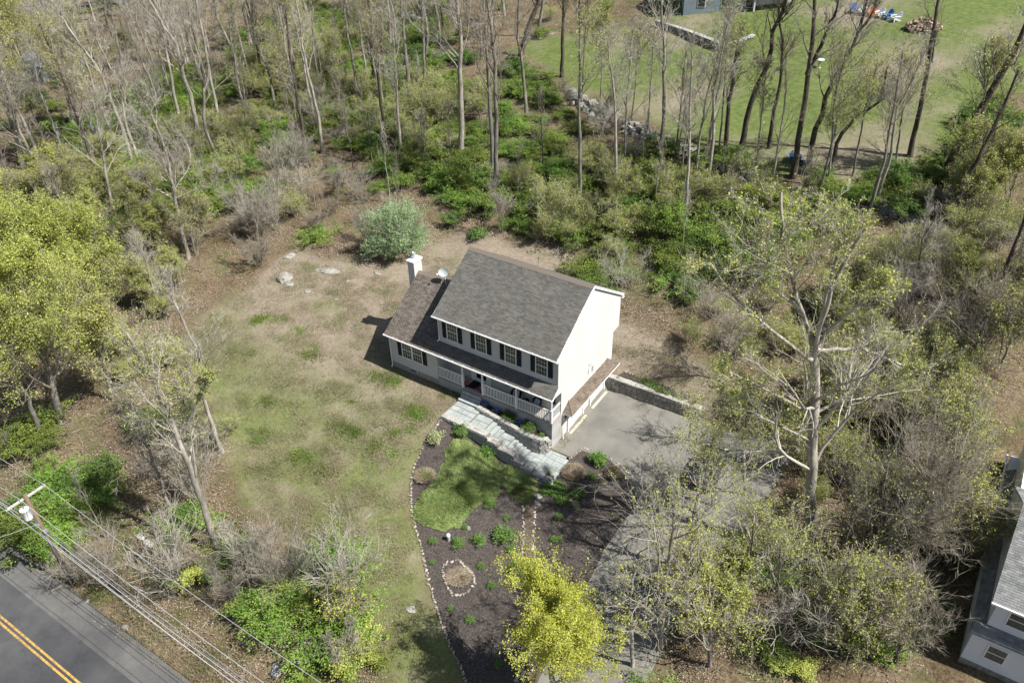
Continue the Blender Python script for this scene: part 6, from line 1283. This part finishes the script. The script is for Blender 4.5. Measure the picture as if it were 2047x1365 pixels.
mb = MB(); mb.tube([(-.3, -1.3, .55), (-.3, .3, .25), (0, .8, .2), (.3, .3, .25), (.3, -1.3, .55)], .03, 6); mb.build('handles', 'navy_pl', t); mb = MB(); mb.lathe([(.2, -.05), (.22, 0), (.2, .05)], (0, .8, 0), 14); o = mb.build('wheel', 'tyre', t); o.location = (0, .8, .22); o.rotation_euler = (0, pi/2, 0); 
p = G(1600, 330); t = empty('plastic_tub', 'light blue tub beside the blue wheelbarrow', 'tub', tuple(p)); mb = MB(); mb.lathe([(0, 0), (.3, 0), (.38, .4), (.35, .4), (.3, .1), (0, .08)], n=14); mb.build('tub', 'car_glass', t)

# ================================================================== CAR
car = empty('parked_car', 'dark grey hatchback parked on the driveway under the budding trees', 'car', (20.9, 3.2, float(H(20.9, 3.2))+.035), .12)
car.scale = (.93, .93, .93)
prof = [(-2.2, .35), (-2.22, .62), (-2.18, .88), (-2.02, .98), (-1.75, 1.28), (-1.3, 1.44), (-.5, 1.50), (.3, 1.42), (1.0, 1.02), (1.25, .96), (1.95, .84), (2.15, .68), (2.18, .35)]
def car_body():
    V = []; F = []; W_ = .88
    for (y, z) in prof:
        k = 1 if z < .9 else 1-.20*min(1, (z-.9)/.6); V += [(-W_*k, y, z), (-W_*k*.93, y, z+.02), (W_*k*.93, y, z+.02), (W_*k, y, z)]
    n = len(prof)
    for i in range(n-1):
        for j in range(3): F.append((i*4+j, i*4+j+1, i*4+4+j+1, i*4+4+j))
    b = len(V)
    for (y, z) in prof: V += [(-.88, y, .32), (.88, y, .32), (-.90, y, min(z, .85)), (.90, y, min(z, .85))]
    for i in range(n-1):
        a, c = b+i*4, b+i*4+4
        F += [(a, a+2, c+2, c), (a+1, c+1, c+3, a+3), (a+2, i*4, i*4+4, c+2), (a+3, c+3, i*4+7, i*4+3), (a, c, c+1, a+1)]
    F += [(b, b+1, b+3, b+2), (b+n*4-4, b+n*4-2, b+n*4-1, b+n*4-3)]
    return mesh_np('body', V, np.array(F), 'car_paint', smooth=False)
link('body', car_body(), car)
mb = MB(); mb.hexa([(-.62, .42, 1.38), (.62, .42, 1.38), (.74, .98, 1.05), (-.74, .98, 1.05), (-.62, .42, 1.44), (.62, .42, 1.44), (.74, 1.0, 1.09), (-.74, 1.0, 1.09)]); mb.build('windscreen', 'car_glass', car)
mb = MB(); mb.hexa([(-.74, -2.02, 1.0), (.74, -2.02, 1.0), (.62, -1.4, 1.38), (-.62, -1.4, 1.38), (-.74, -2.06, 1.03), (.74, -2.06, 1.03), (.62, -1.42, 1.46), (-.62, -1.42, 1.46)]); mb.build('rear_window', 'car_glass', car)
for sx in (-1, 1):
    for (y0, y1) in ((-1.5, -.6), (-.52, .35)):
        mb = MB(); mb.hexa([(sx*.80, y0, .96), (sx*.86, y0, .96), (sx*.86, y1+.25, .96), (sx*.80, y1+.25, .96), (sx*.70, y0+.1, 1.34), (sx*.765, y0+.1, 1.34), (sx*.765, y1, 1.34), (sx*.70, y1, 1.34)]); mb.build('side_window', 'car_glass', car)
    mb = MB(); mb.box(min(sx*.60, sx*.86), max(sx*.60, sx*.86), -2.25, -2.17, .72, .88); mb.build('tail_light', 'red_light', car)
    mb = MB(); mb.box(min(sx*.55, sx*.84), max(sx*.55, sx*.84), 2.02, 2.18, .62, .76); mb.build('headlight', 'white_paint', car)
    mb = MB(); mb.box(min(sx*.9, sx*1.06), max(sx*.9, sx*1.06), .72, .86, .92, 1.04); mb.build('mirror', 'car_paint', car)
    for y in (-1.35, 1.35):
        mb = MB(); mb.lathe([(.2, .11), (.31, .10), (.325, .0), (.31, -.10), (.2, -.11)], n=18); wh = mb.build('wheel', 'tyre', car); wh.location = (sx*.80, y, .32); wh.rotation_euler = (0, pi/2, 0); mb = MB(); mb.lathe([(0, .1), (.2, .115), (.2, -.115), (0, -.1)], n=14); mb.build('rim', 'metal', wh)
mb = MB(); mb.box(-.3, .3, -2.26, -2.2, .5, .64); mb.build('number_plate', 'white_paint', car)

# ================================================================== NEIGHBOURING HOUSES
nb = empty('neighbour_house', 'pale grey house with grey shingle roof cut by the lower right corner', 'house', (0, 0, 0))
NX, NY = 37.9, -3.42
mb = MB(); mb.box(NX, 50, NY, 12, .62, 3.05); mb.build('wall', 'nb_siding', nb)
mb = MB(); mb.box(NX-.02, 50, NY-.03, 12, -.6, .62); mb.build('foundation', 'stone_dark', nb)
mb = MB(); mb.box(NX+.42, 50, NY+.35, 12, 3.0, 5.45); mb.build('upper_wall', 'nb_siding', nb)
def nsd(O, U, N, z0, z1, a, b):
    V, Q = siding(O, U, N, z0, z1, cst(a), cst(b)); o = link('siding', mesh_np('siding', V, Q, 'nb_siding'), nb); o['kind'] = 'stuff'
nsd((0, NY, 0), (1, 0, 0), (0, -1, 0), .62, 3.0, NX, 50); nsd((0, NY+.35, 0), (1, 0, 0), (0, -1, 0), 3.5, 5.4, NX+.42, 50); nsd((NX, 0, 0), (0, -1, 0), (-1, 0, 0), .62, 3.0, -12, -NY)
def slope(O, U, V_, L_, run_, seed, par, left=None, right=None, th=.1, m_='nb_shingle'):
    O, U, V_ = map(np.asarray, (O, U, V_)); Nn = unit(np.cross(U, V_)); Nn = Nn if Nn[2] > 0 else -Nn
    l0, r0, l1, r1 = (left(0) if left else 0), (right(0) if right else L_), (left(run_) if left else 0), (right(run_) if right else L_)
    b = [O+U*l0, O+U*r0, O+U*r1+V_*run_, O+U*l1+V_*run_]; mb = MB(); mb.hexa([p-Nn*th for p in b]+[p-Nn*.002 for p in b]); r = mb.build('roof', 'nb_shingle', par)
    Vx, Qx = shingle_roof(O, U, V_, Nn, L_, 0, run_, seed=seed, left=left, right=right); o = link('shingles', mesh_np('shingles', Vx, Qx, m_), r); o['kind'] = 'stuff'; return r
w1 = unit(np.array([0, .55, .42])); slope((NX-.15, NY-.25, 2.98), (1, 0, 0), w1, 12, .75, 31, nb)
w2 = unit(np.array([.62, 0, .45])); slope((NX-.18, NY-.25, 2.98), (0, 1, 0), w2, 14, .7, 32, nb, left=lambda v: v*.8)
w3 = unit(np.array([0, 1, .62])); slope((NX+.12, NY+.1, 5.40), (1, 0, 0), w3, 12, 5.6, 33, nb)
w4 = unit(np.array([0, -1, .62])); slope((50, NY+.1+9.5, 5.40), (-1, 0, 0), w4, 12, 5.6, 34, nb)
mb = MB(); mb.box(NX+.10, 50, NY-.03, NY+.07, 5.30, 5.42); mb.build('gutter', 'gutter', nb); mb = MB(); mb.box(NX-.25, NX-.15, 3.5, 12, 2.95, 3.05); mb.build('gutter', 'gutter', nb)
mb = MB(); mb.add([(NX+.43, NY+.36, 5.4), (NX+.43, NY+9.3, 5.4), (NX+.43, NY+4.85, 8.2)], None, [[0, 2, 1]]); mb.build('gable_wall', 'nb_siding', nb)
for (x, z, y) in ((38.75, 1.35, NY), (38.95, 3.95, NY+.35)):
    mb = MB(); O_ = (0, y, 0); mb.lbox(O_, UX, NF, x, x+.07, 0, .06, z, z+1.15); mb.lbox(O_, UX, NF, x+.93, x+1.0, 0, .06, z, z+1.15); mb.lbox(O_, UX, NF, x+.07, x+.93, 0, .06, z+1.08, z+1.15); mb.lbox(O_, UX, NF, x+.07, x+.93, 0, .07, z, z+.07); mb.lbox(O_, UX, NF, x+.07, x+.93, 0, .05, z+.55, z+.6)
    wn = mb.build('window', 'trim', nb)
    for (a, b2) in ((z+.07, z+.55), (z+.6, z+1.08)): mb = MB(); mb.lbox(O_, UX, NF, x+.07, x+.93, .0, .03, a, b2); mb.build('pane', 'glass_blue', wn)
mb = MB(); mb.lathe([(0, 0), (.35, 0), (.38, .5), (.3, .62), (0, .66)], n=14); p = G(1990, 1035); tag(mb.build('garden_urn', 'metal', loc=tuple(p), smooth=True), 'grey rounded tub beside the wall of the lower right neighbouring house', 'tub')
# far house at the top edge
fp = G(1380, 30); fq = G(1585, 8); d2 = unit(np.array([fq[0]-fp[0], fq[1]-fp[1], 0])); n2 = np.array([-d2[1], d2[0], 0]); L2 = np.linalg.norm((fq-fp)[:2])
fh = empty('far_house', 'blue grey house with a bright white end behind the terrace wall at the top edge', 'house', tuple(fp), math.atan2(d2[1], d2[0]))
mb = MB(); mb.box(-1, L2*.62, 0, 9, -.5, 5.4); mb.build('wall', 'blue_siding', fh); mb = MB(); mb.box(L2*.62, L2, .8, 8, -.5, 4.4); mb.build('extension_wall', 'white_paint', fh)
mb = MB(); mb.hexa([(-1.4, -.5, 5.3), (L2*.62+.3, -.5, 5.3), (L2*.62+.3, 4.5, 8.2), (-1.4, 4.5, 8.2), (-1.4, -.5, 5.5), (L2*.62+.3, -.5, 5.5), (L2*.62+.3, 4.5, 8.4), (-1.4, 4.5, 8.4)]); mb.hexa([(-1.4, 4.5, 8.2), (L2*.62+.3, 4.5, 8.2), (L2*.62+.3, 9.5, 5.3), (-1.4, 9.5, 5.3), (-1.4, 4.5, 8.4), (L2*.62+.3, 4.5, 8.4), (L2*.62+.3, 9.5, 5.5), (-1.4, 9.5, 5.5)]); mb.build('roof', 'grey_roof', fh)
for k in range(3):
    mb = MB(); x = .8+k*3.2; mb.box(x, x+1.1, -.05, .0, 1.0, 2.4); wn = mb.build('window', 'white_paint', fh); mb = MB(); mb.box(x+.08, x+1.02, -.07, -.05, 1.08, 2.32); mb.build('pane', 'glass', wn)
mb = MB(); mb.box(L2*.62-.2, L2*.62, -1.6, -1.4, -.5, 3.0); mb.build('porch_post', 'white_paint', fh); mb = MB(); mb.box(L2*.55, L2+.2, -1.8, .8, 3.0, 3.15); mb.build('porch_roof', 'white_paint', fh)
# grey roofed shed in the upper left wood
p = G(95, 165); sh = empty('shed', 'small building with blue grey roof hidden among trees in the upper left', 'shed', tuple(p), .45); mb = MB(); mb.box(-3.5, 3.5, 0, 5, -.5, 2.4); mb.build('wall', 'blue_siding', sh)
mb = MB(); mb.hexa([(-3.9, -.4, 2.3), (3.9, -.4, 2.3), (3.9, 2.5, 3.7), (-3.9, 2.5, 3.7), (-3.9, -.4, 2.42), (3.9, -.4, 2.42), (3.9, 2.5, 3.82), (-3.9, 2.5, 3.82)]); mb.hexa([(-3.9, 2.5, 3.7), (3.9, 2.5, 3.7), (3.9, 5.4, 2.3), (-3.9, 5.4, 2.3), (-3.9, 2.5, 3.82), (3.9, 2.5, 3.82), (3.9, 5.4, 2.42), (-3.9, 5.4, 2.42)]); mb.build('roof', 'grey_roof', sh); mb = MB(); mb.box(-.5, .5, -.06, 0, -.2, 2.0); mb.build('door', 'white_paint', sh)

# ================================================================== FINE GROUND LITTER, TWIGS AND GRASS (instanced small geometry)
def patch_obj(name, V, F, mkey, loc):
    o = link(name, mesh_np(name, V, F, mkey), None, loc); return tag(o, kind='stuff')
def pts_in(n, seed, inside=None, outside=None, xr=(-120, 60), yr=(-24.6, 130), pxmax=9e9, dmin=.3, cond=None):
    g = np.random.default_rng(seed); out = []
    while len(out) < n:
        X = g.uniform(*xr, 6000); Y = g.uniform(*yr, 6000); ok = np.ones(len(X), bool)
        if outside is not None:
            for P_ in outside: ok &= dist_poly(X, Y, P_) < -dmin
        if inside is not None:
            ii = np.zeros(len(X), bool)
            for P_ in inside: ii |= dist_poly(X, Y, P_) > dmin
            ok &= ii
        Z = H(X, Y); px, py, zz = proj(np.stack([X, Y, Z], -1)); ok &= (px > -60) & (px < 2110) & (py > -40) & (py < 1420) & (zz > 5)
        ok &= g.random(len(X)) < np.clip((60/zz)**1.2, 0, 1)
        out += [(x, y, z) for x, y, z in zip(X[ok], Y[ok], Z[ok])]
    return out[:n]
g_ = np.random.default_rng(91); n_ = 260; C = np.stack([g_.uniform(-1.2, 1.2, n_), g_.uniform(-1.2, 1.2, n_), g_.uniform(.01, .06, n_)], 1)
M['litter_leaf'] = mat('litter_leaf', (.20, .15, .105), (.35, .28, .21), scale=2, rough=.9, island=.5)
V, Q = leaf_quads(C, .042, 1.2, g=g_); s0_ = G(560, 470); lp = patch_obj('leaf_litter', V, Q, 'litter_leaf', tuple(s0_)); 
stuff_points('leaf_litter', pts_in(3400, 11, outside=NOGO[:1]+NOGO[1:]), [lp], .8, 1.3, 12)
n_ = 26; C = np.stack([g_.uniform(-1.5, 1.5, n_), g_.uniform(-1.5, 1.5, n_), g_.uniform(.03, .1, n_)], 1); a = g_.uniform(0, 6.28, n_); l = g_.uniform(.3, 1.1, n_)
V, T = cones(C, C+np.stack([l*np.cos(a), l*np.sin(a), g_.uniform(0, .25, n_)], 1), .014); tw = patch_obj('fallen_twigs', V, T, 'twig_grey', tuple(G(520, 500)))
stuff_points('fallen_twigs', pts_in(1500, 13, outside=NOGO), [tw], .7, 1.4, 14)
n_ = 500; C = np.stack([g_.uniform(-1, 1, n_), g_.uniform(-1, 1, n_), np.zeros(n_)], 1); C = C[np.hypot(C[:, 0], C[:, 1]) < 1]; n_ = len(C)
M['grass_blade'] = mat('grass_blade', (.15, .155, .065), (.25, .205, .135), scale=.5, rough=.9, island=.35, coords='Position', lo=.42, hi=.58)
V, T = cones(C, C+g_.normal(size=(n_, 3))*[.05, .05, .015]+[0, 0, .055], .014); gp = patch_obj('grass', V, T, 'grass_blade', tuple(G(620, 760)))
stuff_points('grass', pts_in(1000, 15, inside=[LAWN, REARL], xr=(-30, 20), yr=(-26, 14), dmin=.9), [gp], .7, 1.2, 16)
n_ = 220; C = np.stack([g_.normal(size=n_)*.35, g_.normal(size=n_)*.35, np.zeros(n_)], 1)
V, T = cones(C, C+g_.normal(size=(n_, 3))*[.05, .05, .02]+[0, 0, .09], .018); wp_ = patch_obj('weed_patch', V, T, 'leaf_green', tuple(G(840, 820)))
wd = [(px_, py_) for px_, py_ in ((835, 815), (815, 850), (700, 855), (760, 750), (560, 640), (520, 635), (535, 640), (715, 860), (800, 760), (520, 860), (640, 930), (880, 790), (770, 890), (830, 825), (845, 818), (500, 700), (620, 700), (690, 1080), (610, 900), (540, 790), (700, 800), (580, 660))]
stuff_points('weed_patch', [tuple(G(*q)+np.array([g_.normal()*.5, g_.normal()*.5, 0])) for q in wd for _ in range(4)], [wp_], .5, 1.6, 17)

n_ = 160; C = np.stack([g_.normal(size=n_)*.5, g_.normal(size=n_)*.5, np.zeros(n_)], 1)
V, T = cones(C, C+g_.normal(size=(n_, 3))*[.06, .06, .02]+[0, 0, .11], .016); vg = patch_obj('verge_grass', V, T, 'grass_blade', tuple(G(420, 1330)))
stuff_points('verge_grass', [(x, y, float(H(x, y))) for x, y in zip(g_.uniform(-40, 25, 260), -25.7+np.abs(g_.normal(size=260))*1.3)], [vg], .6, 1.4, 18)
